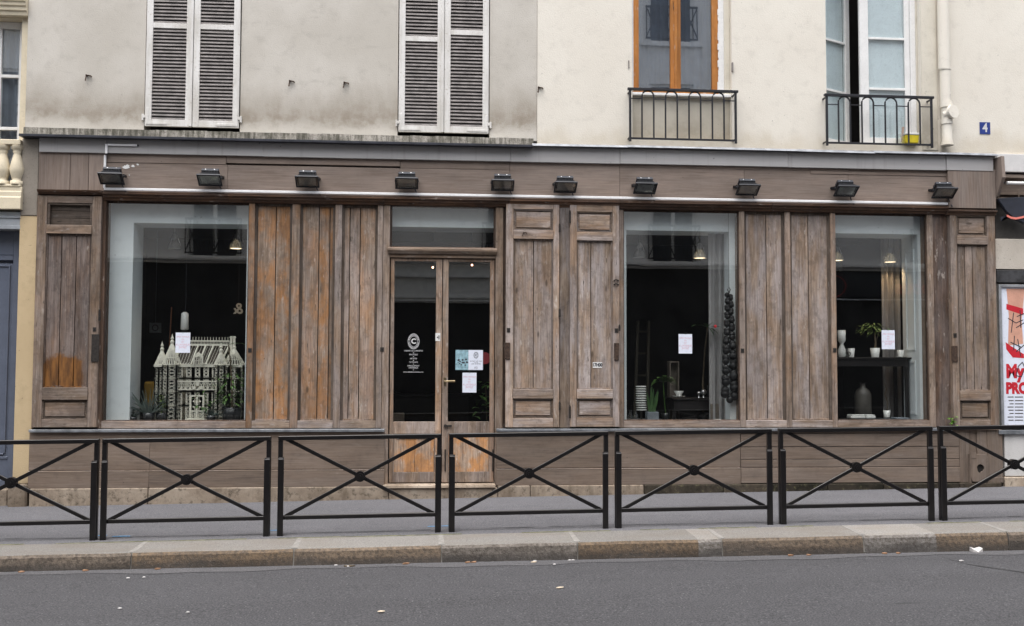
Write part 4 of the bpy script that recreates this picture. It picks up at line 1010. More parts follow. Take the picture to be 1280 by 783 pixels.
zpt = Zz(552, 542.5, .05); zpb = Zz(552, 590, .05)
def leaf(a, b, ga, gb, side):
    X0, X1, G0, G1 = [X(q, 430, .035) for q in (a, b, ga, gb)]
    y = .035; m = MB(); 
    m.rnd(.45, .35, 1.05); m.box(X0, G0, y, y + .05, zd0 + .01, zd1 - .004); m.rnd(.5, .3, 1.05); m.box(G1, X1, y, y + .05, zd0 + .01, zd1 - .004)
    m.rnd(.4, .3, .9); m.box(G0 + .0004, G1 - .0004, y + .001, y + .05, zgt, zd1 - .005); m.rnd(.2, .55, 1.0); m.box(G0 + .0004, G1 - .0004, y + .001, y + .05, zpt, zgb)
    m.rnd(.15, .6, .9); m.box(G0 + .0004, G1 - .0004, y + .001, y + .05, zd0 + .012, zpb)
    lf_ = m.build('door_leaf', mWoodV, sf, .004)
    p = MB(); xm = (G0 + G1) / 2 + (.01 if side < 0 else .0)
    sp = [xm] if side < 0 else []
    e = [G0] + sp + [G1]
    for c, d in zip(e, e[1:]):
        p.rnd(1.9, .0, 1.55, .05); p.box(c + .002, d - .002, y + .012, y + .04, zpb, zpt)
    for (c, d) in ((G0, G0 + .014), (G1 - .014, G1)): p.rnd(.5, .4, .7); p.box(c, d, y + .004, y + .03, zpb, zpt)
    p.build('door_panel', mWoodV, lf_, .002)
    g = MB(); pane(g, G0 - .003, G1 + .003, zgb - .003, zgt + .003, y + .022); g.build('pane', mGlassDoor, lf_)
    return lf_, G0, G1
dl, dG0, dG1 = leaf(487.6, 552.2, 492.3, 544.6, -1)
dr, eG0, eG1 = leaf(553.2, 617.8, 560.3, 612.3, 1)
y = .035
m = MB(); a = P(516, 545, y); zsl = Zz(516, 546, y)
m.box(X(496.5, 546, y), X(536.5, 546, y), y + .004, y + .02, zsl - .028, zsl - .014); m.k = 1
for (c, d, e_, f) in ((496, 537, zsl + .012, zsl + .022), (496, 498.5, zsl - .03, zsl + .0115), (534.5, 537, zsl - .03, zsl + .0115)): m.box(X(c, 546, y), X(d, 546, y), y + .003, y + .02, e_, f)
m.k = 0; m.box(X(498.6, 546, y), X(534.4, 546, y), y + .006, y + .02, zsl - .013, zsl + .0115)
m.build('letter_slot', [mDarkGap, mZinc], dl, .001)
m = MB(); a = P(556, 477, y)
m.box(a.x - .014, a.x + .014, y - .006, y - .0005, a.z - .05, a.z + .05); m.tube([(a.x, y - .005, a.z), (a.x, y - .05, a.z), (a.x + .02, y - .055, a.z), (a.x + .125, y - .055, a.z + .004)], .012, 8)
m.build('door_handle', mBrass, dr, .001)
m = MB(); a = P(556.5, 532.5, y); m.tube([(a.x, y - .001, a.z), (a.x, y - .03, a.z)], .02, 10); m.box(a.x, a.x + .08, y - .02, y - .008, a.z - .012, a.z + .012); m.build('latch', mLockIron, dr, .002)
m = MB(); a = P(547.3, 421.5, y); m.box(a.x - .03, a.x + .03, y - .003, y - .0005, a.z - .05, a.z + .05); m.k = 1; m.lathe([(.014, -.02), (.02, 0), (.014, .02)], (a.x - .004, y + .013, a.z - .005), 8); m.box(a.x + .008, a.x + .02, y - .0042, y - .0031, a.z - .03, a.z + .02)
m.build('bell_plate', [mWhiteP, mLockIron], dl)
for px in (484.5, 551, 556.5, 616):
    m = MB(); a = P(px, 575, y); m.tube([(a.x, y - .006, a.z - .14), (a.x, y - .006, a.z + .13)], .009, 8); m.build('hinge', mLockIron, dl if px < 552 else dr)
# emblem and lines on the left door glass
yt = y + .0205; c = P(517, 427, yt); m = MB()
def ring(m, cx, cz, rx, rz, w, y, n=40):
    for k in range(n):
        t0, t1 = 2 * math.pi * k / n, 2 * math.pi * (k + 1) / n
        m.quad((cx + rx * math.cos(t0), y, cz + rz * math.sin(t0)), (cx + (rx - w) * math.cos(t0), y, cz + (rz - w) * math.sin(t0)), (cx + (rx - w) * math.cos(t1), y, cz + (rz - w) * math.sin(t1)), (cx + rx * math.cos(t1), y, cz + rz * math.sin(t1)))
def emblem(m, cx, cz, k, y):
    ring(m, cx, cz, .072 * k, .097 * k, .006 * k, y); ring(m, cx, cz, .049 * k, .068 * k, .004 * k, y)
    for i in range(22):
        t = 2 * math.pi * i / 22
        if abs(math.cos(t)) > .97: continue
        px_, pz_ = cx + .0585 * k * math.cos(t), cz + .080 * k * math.sin(t); w = .005 * k
        m.quad((px_ - w, y, pz_ - w * 1.3), (px_ + w, y, pz_ - w * 1.3), (px_ + w, y, pz_ + w * 1.3), (px_ - w, y, pz_ + w * 1.3))
    m.text('C', .088 * k, cx, y, cz, thick=.003 * k)
emblem(m, c.x, c.z, 1, yt)
for py, s, t in ((438.8, .026, 'CABINET DE CURIOSITES'), (443.5, .026, 'BOUTIQUE'), (448.5, .026, 'ARTISTES'), (453, .026, 'TATOUAGE'), (457.6, .026, 'AMENAGEMENT'), (460.1, .026, "D'INTERIEUR"), (465.2, .027, 'www.cabinet-curiosites.com')):
    m.text(t, s, c.x, yt, Zz(517, py, yt), sx=.8)
for py in (441.2, 446, 450.7, 455.3, 462.6): m.box(c.x - .005, c.x + .005, yt - .0002, yt + .0002, Zz(517, py, yt) - .004, Zz(517, py, yt) + .004)
m.build('lettering', mWhiteInk, dl)
# doorstep, sill, riser, plinth
mb = MB(); mb.rnd(0, 0, 1.45); mb.profile([(-.10, zd0 - .045), (.18, zd0 - .045), (.18, zd0 + .004), (-.095, zd0 - .006)], X(479, 606, -.1), X(619.5, 606, -.1)); mb.build('threshold', mPlinth, sf, .006)
mb = MB()
for a, b in ((36, 308), (308.2, 480.5), (620.5, 926), (926.3, 1190)):
    mb.rnd(); mb.profile([(-.075, ZS - .028), (-.062, ZS - .028), (-.062, ZS - .004), (YB, ZS + .016), (YB, ZS + .02), (-.075, ZS + .002)], X(a, 536, -.07), X(b, 536, -.07))
mb.split('sill', mZincSill, sf, .0015)
mb = MB(); mb.rnd(.5, .1, .9); mb.box(X(1191, 535, -.06), X(1248, 535, -.06), -.065, YB, ZS - .02, ZS + .006); mb.build('sill_board', mWoodH, sf, .004)
mb = MB(); zr1_, zr2_, zr3_ = ZS - .03, Zz(300, 589, -.02), 0
def riser(pa, pb, y, lift=0):
    x0, x1 = X(pa, 570, y), X(pb, 570, y)
    k = max(1, int(round((x1 - x0) / 1.6)))
    for i in range(k):
        a = x0 + (x1 - x0) * i / k; b = x0 + (x1 - x0) * (i + 1) / k
        mb.rnd(.25, .25, 1.0, .06); mb.box(a + .0008, b - .0008, y, YB, rb + .016, ZS - .012)
        mb.rnd(.2, .3, .98, .05); mb.box(a + .0008, b - .0008, y - .016, YB, rb - .195, rb)
        mb.rnd(.0, .8, 1.7); mb.box(a, b, y - .019, y + .01, rb + .0008, rb + .009)
rb = Zz(280, 588.8, -.02)
riser(36, 480.5, -.03); riser(620.5, 925.5, -.03)
mb.split('riser', mRiser, sf, .003)
mb = MB(); y = -.03
x0, x1 = X(926, 570, y), X(1199, 570, y); z = rb - .19
for i, h in enumerate((.20, .10, .16, .17, .13)):
    mb.rnd(.2, .4, 1.0, .07); mb.box(x0, X((1100 if i == 4 else 1199), 570, y), y - (.014 if i < 1 else random.uniform(0, .006)), YB, z + .003, min(z + h, ZS - .014) - .003); z += h
mb.rnd(.2, .3, .8); mb.box(X(1100.3, 570, y), x1, y - .004, YB, z - .13 + .003, ZS - .016)
mb.split('riser_planks', mRiser, sf, .004)
mb = MB()
for a, b, dy in ((1199.4, 1207, .0), (1207.4, 1212.5, .012), (1221.5, 1234, .0), (1234.3, 1253.5, -.004)):
    mb.rnd(.15, .45, 1.0, .08); mb.box(X(a, 570, y), X(b, 570, y), y + dy, YB, rb - .195, ZS - .016)
mb.rnd(.1, .4, .95); mb.box(X(1212.5, 570, y), X(1221.5, 570, y), y + .016, YB, rb + .12, ZS - .016)
mb.rnd(.1, .4, .95); mb.box(X(1234, 600, y), X(1254, 600, y), y - .012, YB, rb - .2, rb - .131)
mb.split('riser_panel', mRiserV, sf, .004)
# meter hatch with a ragged hole
mb = MB(); c = P(1224.5, 585, -.05); n = 18
hx, hz = X(1213, 585, -.05), X(1235, 585, -.05); z0_, z1_ = Zz(1224, 602, -.05), Zz(1224, 568, -.05)
inner = [(c.x + .048 * random.uniform(.8, 1.2) * math.cos(2 * math.pi * k / n), c.z + .055 * random.uniform(.8, 1.2) * math.sin(2 * math.pi * k / n)) for k in range(n)]
def onrect(t):
    dx, dz = math.cos(t), math.sin(t); hw, hh = (hz - hx) / 2, (z1_ - z0_) / 2
    k = min(hw / max(1e-6, abs(dx)), hh / max(1e-6, abs(dz))); return ((hx + hz) / 2 + dx * k, (z0_ + z1_) / 2 + dz * k)
outer = [onrect(2 * math.pi * k / n) for k in range(n)]
mb.rnd(.1, .5, 1.05)
for k in range(n):
    j = (k + 1) % n
    mb.quad((inner[k][0], -.066, inner[k][1]), (outer[k][0], -.066, outer[k][1]), (outer[j][0], -.066, outer[j][1]), (inner[j][0], -.066, inner[j][1]))
    mb.quad((inner[j][0], -.066, inner[j][1]), (inner[j][0], -.042, inner[j][1]), (inner[k][0], -.042, inner[k][1]), (inner[k][0], -.066, inner[k][1]))
    mb.quad((outer[k][0], -.066, outer[k][1]), (outer[k][0], -.02, outer[k][1]), (outer[j][0], -.02, outer[j][1]), (outer[j][0], -.066, outer[j][1]))
mb.box(hx - .012, hx - .001, -.070, .0, z0_ - .02, z1_); mb.box(hx, hx + .07, -.071, -.0665, z1_ - .05, z1_ + .03)
mb.k = 1; mb.box(hx + .004, hz - .004, -.043, -.02, z0_ + .004, z1_ - .004)
mb.build('meter_hatch', [mRiserV, mDarkGap], sf, .0)
# stone plinth blocks
mb = MB(); jl = [36, 185, 330, 486, 622, 663, 805, 905, 965, 1035, 1105, 1160, 1200, 1253]
for i, (a, b) in enumerate(zip(jl, jl[1:])):
    dk = {6: .9, 7: .8, 8: 1, 9: 1, 10: .95, 11: 1, 12: .4}.get(i, 0)
    mb.rnd(0, dk, {12: .35}.get(i, 1.0 - .45 * dk), .06); ztop = rb - .197 if not (486 <= a < 622) else zd0 - .046
    yy = -.065 + random.uniform(-.01, .01)
    mb.box(X(a, 615, yy) + .003, X(b, 615, yy) - .003, yy, YB, -.45, ztop)
mb.split('plinth', mPlinth, sf, .012, seg=2)
# bright bracket board at the right end
mb = MB(); mb.rnd(.1, .4, 1.0); xb_ = X(1244.5, 215, -.2); zt_, zb_ = Zz(1245, 196, -.15), Zz(1243, 246, -.08)
mb.profile([(.0, zt_), (-.20, zt_), (-.22, Zz(1245, 222, -.2)), (-.07, zb_), (.0, zb_)], X(1242.8, 215, -.03), X(1242.8, 215, -.03) + .045)
mb.build('bracket', mFasciaV, sf, .004)

# white conduit
cd_ = -.10; yc = -.088
t = MB(); zc_ = 3.735 + .02
t.box(X(130, 238, yc), X(1184.5, 254, yc), yc - .012, yc + .02, zc_ - .016, zc_ + .016)
xv = X(131, 215, -.045); t.box(xv - .014, xv + .014, -.055, -.033, zc_ + .017, zgf0 - .02)
xv2 = X(133, 190, -.075); t.box(xv2 - .014, xv2 + .014, -.086, -.064, zgf0 - .012, Zz(133, 180, -.075)); zt_ = Zz(150, 181.5, -.075)
t.box(xv2 + .0145, X(171.5, 182, -.075), -.086, -.064, zt_ - .013, zt_ + .013); t.k = 1
t.tube([(xv2 - .0, -.07, zgf0 - .02), (xv2, -.07, zgf0 - .008)], .02, 8); t.tube([(X(171.6, 182, -.075), -.075, zt_), (X(173, 182, -.075), -.075, zt_)], .012, 8)
tag(t.build('cable_conduit', [mConduit, mBlackInk], None, .004, (X(640), -.08, zc_)), 'long white plastic cable conduit running under the row of floodlights', 'conduit')

# ------------------------------------------------------------------ floodlights
def make_flood():
    t = thing('floodlight', '', 'floodlight', group='black floodlights above the shopfront')
    # local: wall at y=0, street -y ; lens centre direction tilted down
    th = R(58); ax = Vector((0, -math.cos(th), -math.sin(th))); up = Vector((0, -math.sin(th), math.cos(th)))   # lens axis, "up" across lens
    o = Vector((0, -.155, .03))
    def q(u, v, w): p = o + Vector((1, 0, 0)) * u + up * v + ax * w; return (p.x, p.y, p.z)
    def frus(m, hw0, hh0, w0, hw1, hh1, w1): m.hexa([q(-hw1, hh1, w1), q(hw1, hh1, w1), q(hw1, -hh1, w1), q(-hw1, -hh1, w1), q(-hw0, hh0, w0), q(hw0, hh0, w0), q(hw0, -hh0, w0), q(-hw0, -hh0, w0)])
    m = MB(); frus(m, .115, .065, -.012, .150, .100, .062); m.k = 0
    for i in range(11):
        u = -.11 + .022 * i; m.hexa([q(u - .004, .062, -.010), q(u + .004, .062, -.010), q(u + .004, -.062, -.010), q(u - .004, -.062, -.010), q(u - .004, .055, -.05), q(u + .004, .055, -.05), q(u + .004, -.055, -.05), q(u - .004, -.055, -.05)])
    m.build('housing', mDarkSh, t, .002)
    m = MB(); frus(m, .118, .055, -.098, .122, .062, -.05)
    for u in (-.06, .06): m.k = 1; m.tube([q(u, .064, -.075), q(u, .060, -.075)], .005, 6); m.k = 0
    m.build('driver_box', [mFloodTop, mChrome], t, .004)
    m = MB(); a, b, w = .165, .118, .062
    for (u0, u1, v0, v1) in ((-a, a, b - .022, b), (-a, a, -b, -b + .022), (-a, -a + .022, -b + .022, b - .022), (a - .022, a, -b + .022, b - .022)):
        m.hexa([q(u0, v1, w + .024), q(u1, v1, w + .024), q(u1, v0, w + .024), q(u0, v0, w + .024), q(u0, v1, w), q(u1, v1, w), q(u1, v0, w), q(u0, v0, w)])
    fr_ = m.build('lens_frame', mDarkSh, t, .003)
    m = MB(); m.hexa([q(-a + .022, b - .022, w + .016), q(a - .022, b - .022, w + .016), q(a - .022, -b + .022, w + .016), q(-a + .022, -b + .022, w + .016), q(-a + .022, b - .022, w + .012), q(a - .022, b - .022, w + .012), q(a - .022, -b + .022, w + .012), q(-a + .022, -b + .022, w + .012)])
    m.build('lens', mLens, fr_)
    m = MB(); m.hexa([q(-.12, .075, w + .004), q(.12, .075, w + .004), q(.12, -.075, w + .004), q(-.12, -.075, w + .004), q(-.12, .075, w + .0005), q(.12, .075, w + .0005), q(.12, -.075, w + .0005), q(-.12, -.075, w + .0005)]); m.build('reflector', mReflector, fr_)
    m = MB(); m.box(-.05, .05, -.012, .0, -.02, .10)
    for s in (-1, 1):
        m.hexa([(s * .158, -.012, .02), (s * .166, -.012, .02), (s * .166, -.002, .02), (s * .158, -.002, .02), (s * .158, -.012, .06), (s * .166, -.012, .06), (s * .166, -.002, .06), (s * .158, -.002, .06)])
        m.tube([(s * .162, -.006, .04), (s * .158, -.15, .035)], .012, 4); m.tube([q(s * .150, 0, .03), q(s * .172, 0, .03)], .016, 8)
    m.box(-.166, .166, -.012, -.003, .02, .06); m.build('bracket', mDarkSh, t, .001)
    m = MB(); m.tube([(.09, -.10, .0), (.11, -.09, -.06), (.125, -.05, -.11), (.155, -.03, -.165), (.18, -.05, -.215)], .0095, 6); m.build('cable', mBlackInk, t)
    return t
FL = [(139, 216.5, 'black floodlight mounted over the vertical run of white conduit'), (262.5, 218.5, 'black floodlight above the first display window'), (384.5, 220.5, 'black floodlight above the orange-brown boarded panels'), (508.5, 222.5, 'black floodlight above the transom of the door'),
      (628.5, 225, 'black floodlight above the dark post between the door and the shutter boxes'), (706.5, 227.5, 'black floodlight above the two folded shutter boxes'), (806, 229, 'black floodlight above the window with the black bead string'), (934, 231, 'black floodlight between the bead-string window and the pale boarded panels'),
      (1056.5, 232.5, 'black floodlight above the window with the console table'), (1180, 235, 'black floodlight at the free end of the white conduit')]
f0 = make_flood(); km = kidmap(f0); rots = [6, 1, 0, 0, -2, 0, 0, 0, 1, -5]
for i, (px, py, lb) in enumerate(FL):
    o = f0 if i == 0 else copy_tree(f0, km)
    a = P(px, py, -.155); o.location = (a.x, -.02 if i < 9 else -.022, a.z - .045); o.rotation_euler = (0, 0, R(rots[i] * .6)); o['label'] = lb; o.scale = (.86, .86, .86)
# ------------------------------------------------------------------ barriers
def make_barrier(L):
    t = thing('street_barrier', '', 'barrier', group='crossed steel barriers along the kerb')
    H = .985; g = .0125; hl = L / 2
    def bar(m, x0, x1, z0, z1, y0, y1, sl=g): m.hexa([(x0, y0, z0 + sl * x0), (x1, y0, z0 + sl * x1), (x1, y1, z0 + sl * x1), (x0, y1, z0 + sl * x0), (x0, y0, z1 + sl * x0), (x1, y0, z1 + sl * x1), (x1, y1, z1 + sl * x1), (x0, y1, z1 + sl * x0)])
    m = MB(); bar(m, -hl, hl, H - .042, H, -.03, .03); m.build('top_rail', mBarrier, t, .004)
    m = MB(); bar(m, -hl + .05, hl - .05, .155, .195, -.02, .02); m.build('bottom_rail', mBarrier, t, .003)
    for s in (-1, 1):
        m = MB(); x0, x1 = (s * (hl - .045), s * (hl - .0)); x0, x1 = min(x0, x1), max(x0, x1)
        bar(m, x0, x1, -.04, H - .043, -.022, .022)
        p = m.build('post', mBarrier, t, .003)
        m = MB(); xs0_, xs1_ = sorted((s * (hl - .062), s * (hl - .005)))
        bar(m, xs0_, xs1_, -.04, .76, -.052, -.0225); i8 = len(m.v) - 8; m.v = [(vx, vy, vz + (.016 if k_ in (6, 7) else 0)) for k_, (vx, vy, vz) in enumerate(m.v)]; m.build('sleeve', mBarrier, p, .003)
    for s in (-1, 1):
        m = MB(); a = Vector((-s * (hl - .075), 0, .185)); b = Vector((s * (hl - .075), 0, H - .03)); a.z += g * a.x; b.z += g * b.x
        d = (b - a).normalized(); u = Vector((-d.z, 0, d.x)) * .0185; y0, y1 = (-.016, .001) if s > 0 else (-.0005, .016)
        m.hexa([tuple(a - u + Vector((0, y0, 0))), tuple(b - u + Vector((0, y0, 0))), tuple(b - u + Vector((0, y1, 0))), tuple(a - u + Vector((0, y1, 0))),
                tuple(a + u + Vector((0, y0, 0))), tuple(b + u + Vector((0, y0, 0))), tuple(b + u + Vector((0, y1, 0))), tuple(a + u + Vector((0, y1, 0)))])
        m.build('brace', mBarrier, t, .003)
    zc = (.185 + H - .03) / 2; m = MB()
    m.tube([(0, -.030, zc), (0, .030, zc)], .054, 20); m.tube([(0, -.038, zc), (0, -.030, zc)], .032, 16); m.tube([(0, -.046, zc), (0, -.038, zc)], .013, 10)
    m.build('boss', mBarrier, t, .003)
    return t
BP = [(-94, 121.5, 'black crossed steel barrier before the blue door and the beige pier'), (127.5, 338.5, 'black crossed steel barrier in front of the wicker mansion window'), (347.5, 551.5, 'black crossed steel barrier before the letter-slot door leaf and boarded panels'),
      (561, 760, 'black crossed steel barrier in front of the two folded shutter boxes'), (768.5, 964.5, 'black crossed steel barrier in front of the bead-string window'), (973.5, 1165.5, 'black crossed steel barrier in front of the console table window'), (1171.5, 1362, 'black crossed steel barrier before the poster and the ragged meter hatch')]
b0 = None; Yr = -2.37
for a, b, lb in BP:
    xa, xb = X(a, 600, Yr), X(b, 600, Yr)
    if b0 is None: b0 = make_barrier(1.655); bk = kidmap(b0); o = b0
    else: o = copy_tree(b0, bk)
    xc = (xa + xb) / 2; o.location = (xc, Yr, pave(xc, Yr)); o['label'] = lb
    o.scale = ((xb - xa) / 1.655 if 0 <= a and b <= 1280 else 1, 1, 1)

# ------------------------------------------------------------------ inside the shop
Yi = .19
ZLIN = 3.385
zsof = ZLIN
ow1 = (P(164.5, 400, Yi).x, P(307.2, 400, Yi).x); ow3 = (P(783, 400, Yi).x, P(912, 400, Yi).x); ow4 = (P(1030, 400, Yi).x, P(1148.5, 400, Yi).x); owd = (P(470, 400, Yi).x, P(640, 400, Yi).x)
mb = MB(); xL, xR = fr(60), fr(1235)
wall_holes(mb, xL, xR, .0, 3.95, Yi, .46, [(ow1[0], ow1[1], .88, ZLIN), (owd[0], owd[1], 0.0, ZLIN), (ow3[0], ow3[1], .88, ZLIN), (ow4[0], ow4[1], .88, ZLIN)])
mb.build('inner_wall', mWhiteRoom, sf)
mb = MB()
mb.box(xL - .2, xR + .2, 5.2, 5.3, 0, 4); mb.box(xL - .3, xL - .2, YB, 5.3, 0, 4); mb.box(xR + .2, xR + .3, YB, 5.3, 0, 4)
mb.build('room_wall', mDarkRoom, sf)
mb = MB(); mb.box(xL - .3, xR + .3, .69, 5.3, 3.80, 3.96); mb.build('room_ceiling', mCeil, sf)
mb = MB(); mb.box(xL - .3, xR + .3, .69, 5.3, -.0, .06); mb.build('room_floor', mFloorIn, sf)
for a, b, name in ((130, 309, 1), (780, 925, 3), (1030, 1161, 4)):
    m = MB(); m.box(fr(a) - .0, fr(b) + .0, .10, 1.35, .855, .905); m.k = 1; m.box(fr(a) + .03, fr(b) - .03, 1.28, 1.34, .07, .854); m.build('display_shelf', [mDisplay, mDarkRoom], sf, .004)
# raised panel mouldings on the white reveal of the last window
mb = MB(); xq = ow4[1] - .0005
for (z0, z1) in ((1.0, 1.72), (1.85, 3.2)):
    ya, yb = Yi + .10, Yi + .36
    mb.box(xq - .012, xq, ya, yb, z0, z0 + .035); mb.box(xq - .012, xq, ya, yb, z1 - .035, z1); mb.box(xq - .0118, xq, ya, ya + .035, z0 + .035, z1 - .035); mb.box(xq - .0118, xq, yb - .035, yb, z0 + .035, z1 - .035)
mb.build('reveal_panel', mWhiteRoom, sf, .002)
SH = .906
def at(px, py, Y): return P(px, py, Y)
# notices on the glass
NOT = [('A', 228.6, 428.6, .030, 'white notice in red print taped in the wicker mansion window'), ('B', 586.8, 478.5, .055, 'white notice in red print on the door glass beside the handle'), ('C', 856.7, 430, .030, 'white notice in red print taped in the bead-string window'), ('D', 1110.3, 424.8, .030, 'white notice in red print taped in the console table window')]
for k, px, py, y, lb in NOT:
    yy = (.043 if k != 'B' else .0555); a = P(px, py, yy)
    m = MB(); w, h = .088, .124; m.box(a.x - w, a.x + w, yy - .001, yy, a.z - h, a.z + h); m.k = 1
    for dz, s, tx in ((.072, .028, 'APRES TRAVAUX'), (.038, .028, 'ON'), (.008, .028, 'EST'), (-.026, .034, 'A L INTERIEUR'), (-.058, .034, 'ENTREZ')):
        m.text(tx, s, a.x, yy - .0017, a.z + dz, sx=.75)
    m.k = 2; m.box(a.x - .01, a.x + .012, yy - .0012, yy - .0002, a.z + h - .012, a.z + h + .03)
    tag(m.build('paper_notice', [mPaper, mRedInk, mGlassClear], None, 0, (a.x, yy, a.z)), lb, 'notice', 'printed paper notices on the glass')
yy = .0555; a = P(586.5, 450.2, yy); m = MB(); w, h = .172, .125
m.box(a.x - w, a.x - .001 - .01, yy - .001, yy, a.z - h, a.z + h)
m.k = 1; m.box(a.x - .01, a.x + w, yy - .001, yy, a.z - h, a.z + h); m.k = 2
for (u, v, s) in ((-.13, .0, .018), (-.115, -.02, .012), (-.085, .0, .016), (-.075, -.035, .02), (-.04, .005, .016), (-.03, -.03, .018), (-.1, -.06, .012), (-.05, -.065, .012), (-.12, -.045, .01), (-.14, -.03, .008)):
    n = 9; m.poly([(a.x + u + s * random.uniform(.6, 1.3) * math.cos(2 * math.pi * q / n), yy - .0018, a.z + v + .7 * s * random.uniform(.6, 1.3) * math.sin(2 * math.pi * q / n)) for q in range(n)])
emblem(m, a.x + .085, a.z + .06, .42, yy - .0018)
for dz, s, tx in ((-.015, .018, 'BOUTIQUE - ART - DECO'), (-.035, .02, '10h-19h'), (-.05, .018, 'LUNDI  12h  SAMEDI'), (-.09, .014, 'CABINET'), (-.105, .012, 'CURIOSITES')): m.text(tx, s, a.x + .085, yy - .0018, a.z + dz, sx=.75)
tag(m.build('leaflet', [mPaperBlue, mPaper, mBlackInk], None, 0, (a.x, yy, a.z)), 'leaflet with a pale blue photo half and a white half on the door glass', 'leaflet')

# --- wicker mansion ----------------------------------------------------------
YW = .42
w0 = at(245, 527, YW)
wk = thing('wicker_mansion', 'large ivory wicker birdcage shaped like a turreted mansion on the window shelf', 'birdcage', (w0.x, YW, SH))
def rel(px, py, Y=YW): p = P(px, py, Y); return Vector((p.x - w0.x, p.y - YW, p.z - SH))
lev = [0.0] + [rel(245, q).z for q in (507, 489.5, 473, 456)]
def bars_wall(m, pts, z0, z1, n, r=.0045, lattice=False):
    for (a, b) in zip(pts, pts[1:]):
        a, b = Vector((a[0], a[1], 0)), Vector((b[0], b[1], 0)); k = max(1, int((b - a).length / n))
        for i in range(k + 1):
            p = a.lerp(b, i / k); m.tube([(p.x, p.y, z0), (p.x, p.y, z1)], r if i not in (0, k) else r * 2.4, 4, False)
        for z in (z0, z1): m.tube([(a.x, a.y, z), (b.x, b.y, z)], .013, 4, False)
        if lattice:
            for i in range(k):
                if i % 2: continue
                p, q = a.lerp(b, i / k), a.lerp(b, (i + 1) / k); h = (z1 - z0) / 4
                for j in range(4):
                    m.tube([(p.x, p.y, z0 + j * h), (q.x, q.y, z0 + (j + 1) * h)], r * .9, 4, False); m.tube([(q.x, q.y, z0 + j * h), (p.x, p.y, z0 + (j + 1) * h)], r * .9, 4, False)
D = .50
def fx(px): return rel(px, 490).x
body = [(fx(222), .0), (fx(271), 0), (fx(271), D), (fx(222), D), (fx(222), 0)]
m = MB()
for i in range(4): bars_wall(m, body, lev[i], lev[i + 1], .05, .006, True)
# balcony band of crosses
zb_a, zb_b = rel(245, 487).z, rel(245, 477).z
m.tube([(fx(222), -.03, zb_a), (fx(271), -.03, zb_a)], .012, 4); m.tube([(fx(222), -.03, zb_b), (fx(271), -.03, zb_b)], .012, 4)
for i in range(10):
    x = fx(222) + (fx(271) - fx(222)) * i / 9
    m.tube([(x, -.03, zb_a), (x, -.03, zb_b)], .006, 4)
    if i < 9: x2 = fx(222) + (fx(271) - fx(222)) * (i + 1) / 9; m.tube([(x, -.03, zb_a), (x2, -.03, zb_b)], .005, 4); m.tube([(x2, -.03, zb_a), (x, -.03, zb_b)], .005, 4)
for i in range(3):
    for j in range(2):
        if (i + j) % 2 == 0: x = fx(241) + .045 * i; z = zb_a + j * .045; m.box(x, x + .04, -.045, -.035, z, z + .042)
m.box(fx(192), fx(302), -.02, .02, lev[4] - .03, lev[4]); m.box(fx(192), fx(302), D - .02, D, lev[4] - .03, lev[4]); m.box(fx(192), fx(302), .0, D, -.0, .012)
m.build('body', mIvory, wk)
def tower(cx, cy, rad, ztop, n, apex_z, name, rot=.3):
    m = MB(); pts = [(cx + rad * math.cos(2 * math.pi * k / n + rot), cy + rad * math.sin(2 * math.pi * k / n + rot)) for k in range(n + 1)]
    for i in range(4): bars_wall(m, pts, lev[i], lev[i + 1], .055, .0058, True)
    tw_ = m.build('turret', mIvory, wk)
    m = MB()
    for k in range(n * 4):
        t = 2 * math.pi * k / (n * 4); ex = 1.12; rr = rad * ex
        a = Vector((cx + rr * math.cos(t), cy + rr * math.sin(t), ztop)); b = Vector((cx + rad * .62 * math.cos(t), cy + rad * .62 * math.sin(t), ztop + (apex_z - ztop) * .45)); c = Vector((cx, cy, apex_z))
        m.tube([a, b, c], .0062, 4, False)
    for f in (0, .3, .6): 
        rr = rad * 1.12 * (1 - f); m.tube([(cx + rr * math.cos(2 * math.pi * k / 12), cy + rr * math.sin(2 * math.pi * k / 12), ztop + (apex_z - ztop) * f) for k in range(13)], .009, 4, False)
    m.lathe([(.02, -.03), (.026, 0), (.012, .02), (.022, .04), (.01, .06), (.001, .10)], (cx, cy, apex_z), 8)
    m.build('turret_roof', mIvory, tw_)
tower(fx(199.5), .08, .075, lev[4], 6, rel(201, 436).z, '')
tower(fx(213.5), .02, .105, lev[4], 6, rel(213, 427).z, '')
tower(fx(275), .02, .075, lev[4], 6, rel(274, 438).z, '')
tower(fx(290), .10, .125, lev[4], 6, rel(289, 434).z, '')
m = MB(); zr_ = rel(250, 431).z; e0, e1 = fx(218), fx(275); r0, r1 = fx(222), fx(283)
for (y0_, y1_) in ((-.02, .14), (D + .02, D - .14)):
    for i in range(17):
        f = i / 16; m.tube([(e0 + (e1 - e0) * f, y0_, lev[4]), (r0 + (r1 - r0) * f, y1_, zr_)], .0022, 4, False)
    for f in (0, .36, .52, .68, 1): 
        m.tube([(e0 + (e1 - e0) * f, y0_, lev[4]), (r0 + (r1 - r0) * f, y1_, zr_)], .012, 4, False)
m.tube([(r0, .14, zr_), (r1, .14, zr_)], .016, 4); m.tube([(r0, .14, zr_ + .05), (r1, .14, zr_ + .05)], .012, 4)
for i in range(34): x = r0 + (r1 - r0) * i / 33; m.tube([(x, .14, zr_), (x, .14, zr_ + (.10 if i % 2 == 0 else .05))], .004, 4, False)
m.k = 1; m.quad((e0, .06, lev[4] + .01), (e1, .06, lev[4] + .01), (r1, .2, zr_ - .01), (r0, .2, zr_ - .01)); m.k = 0
m.build('roof', [mIvory, simple('dark_brown_mesh', (.075, .062, .05), .8)], wk)
m = MB()
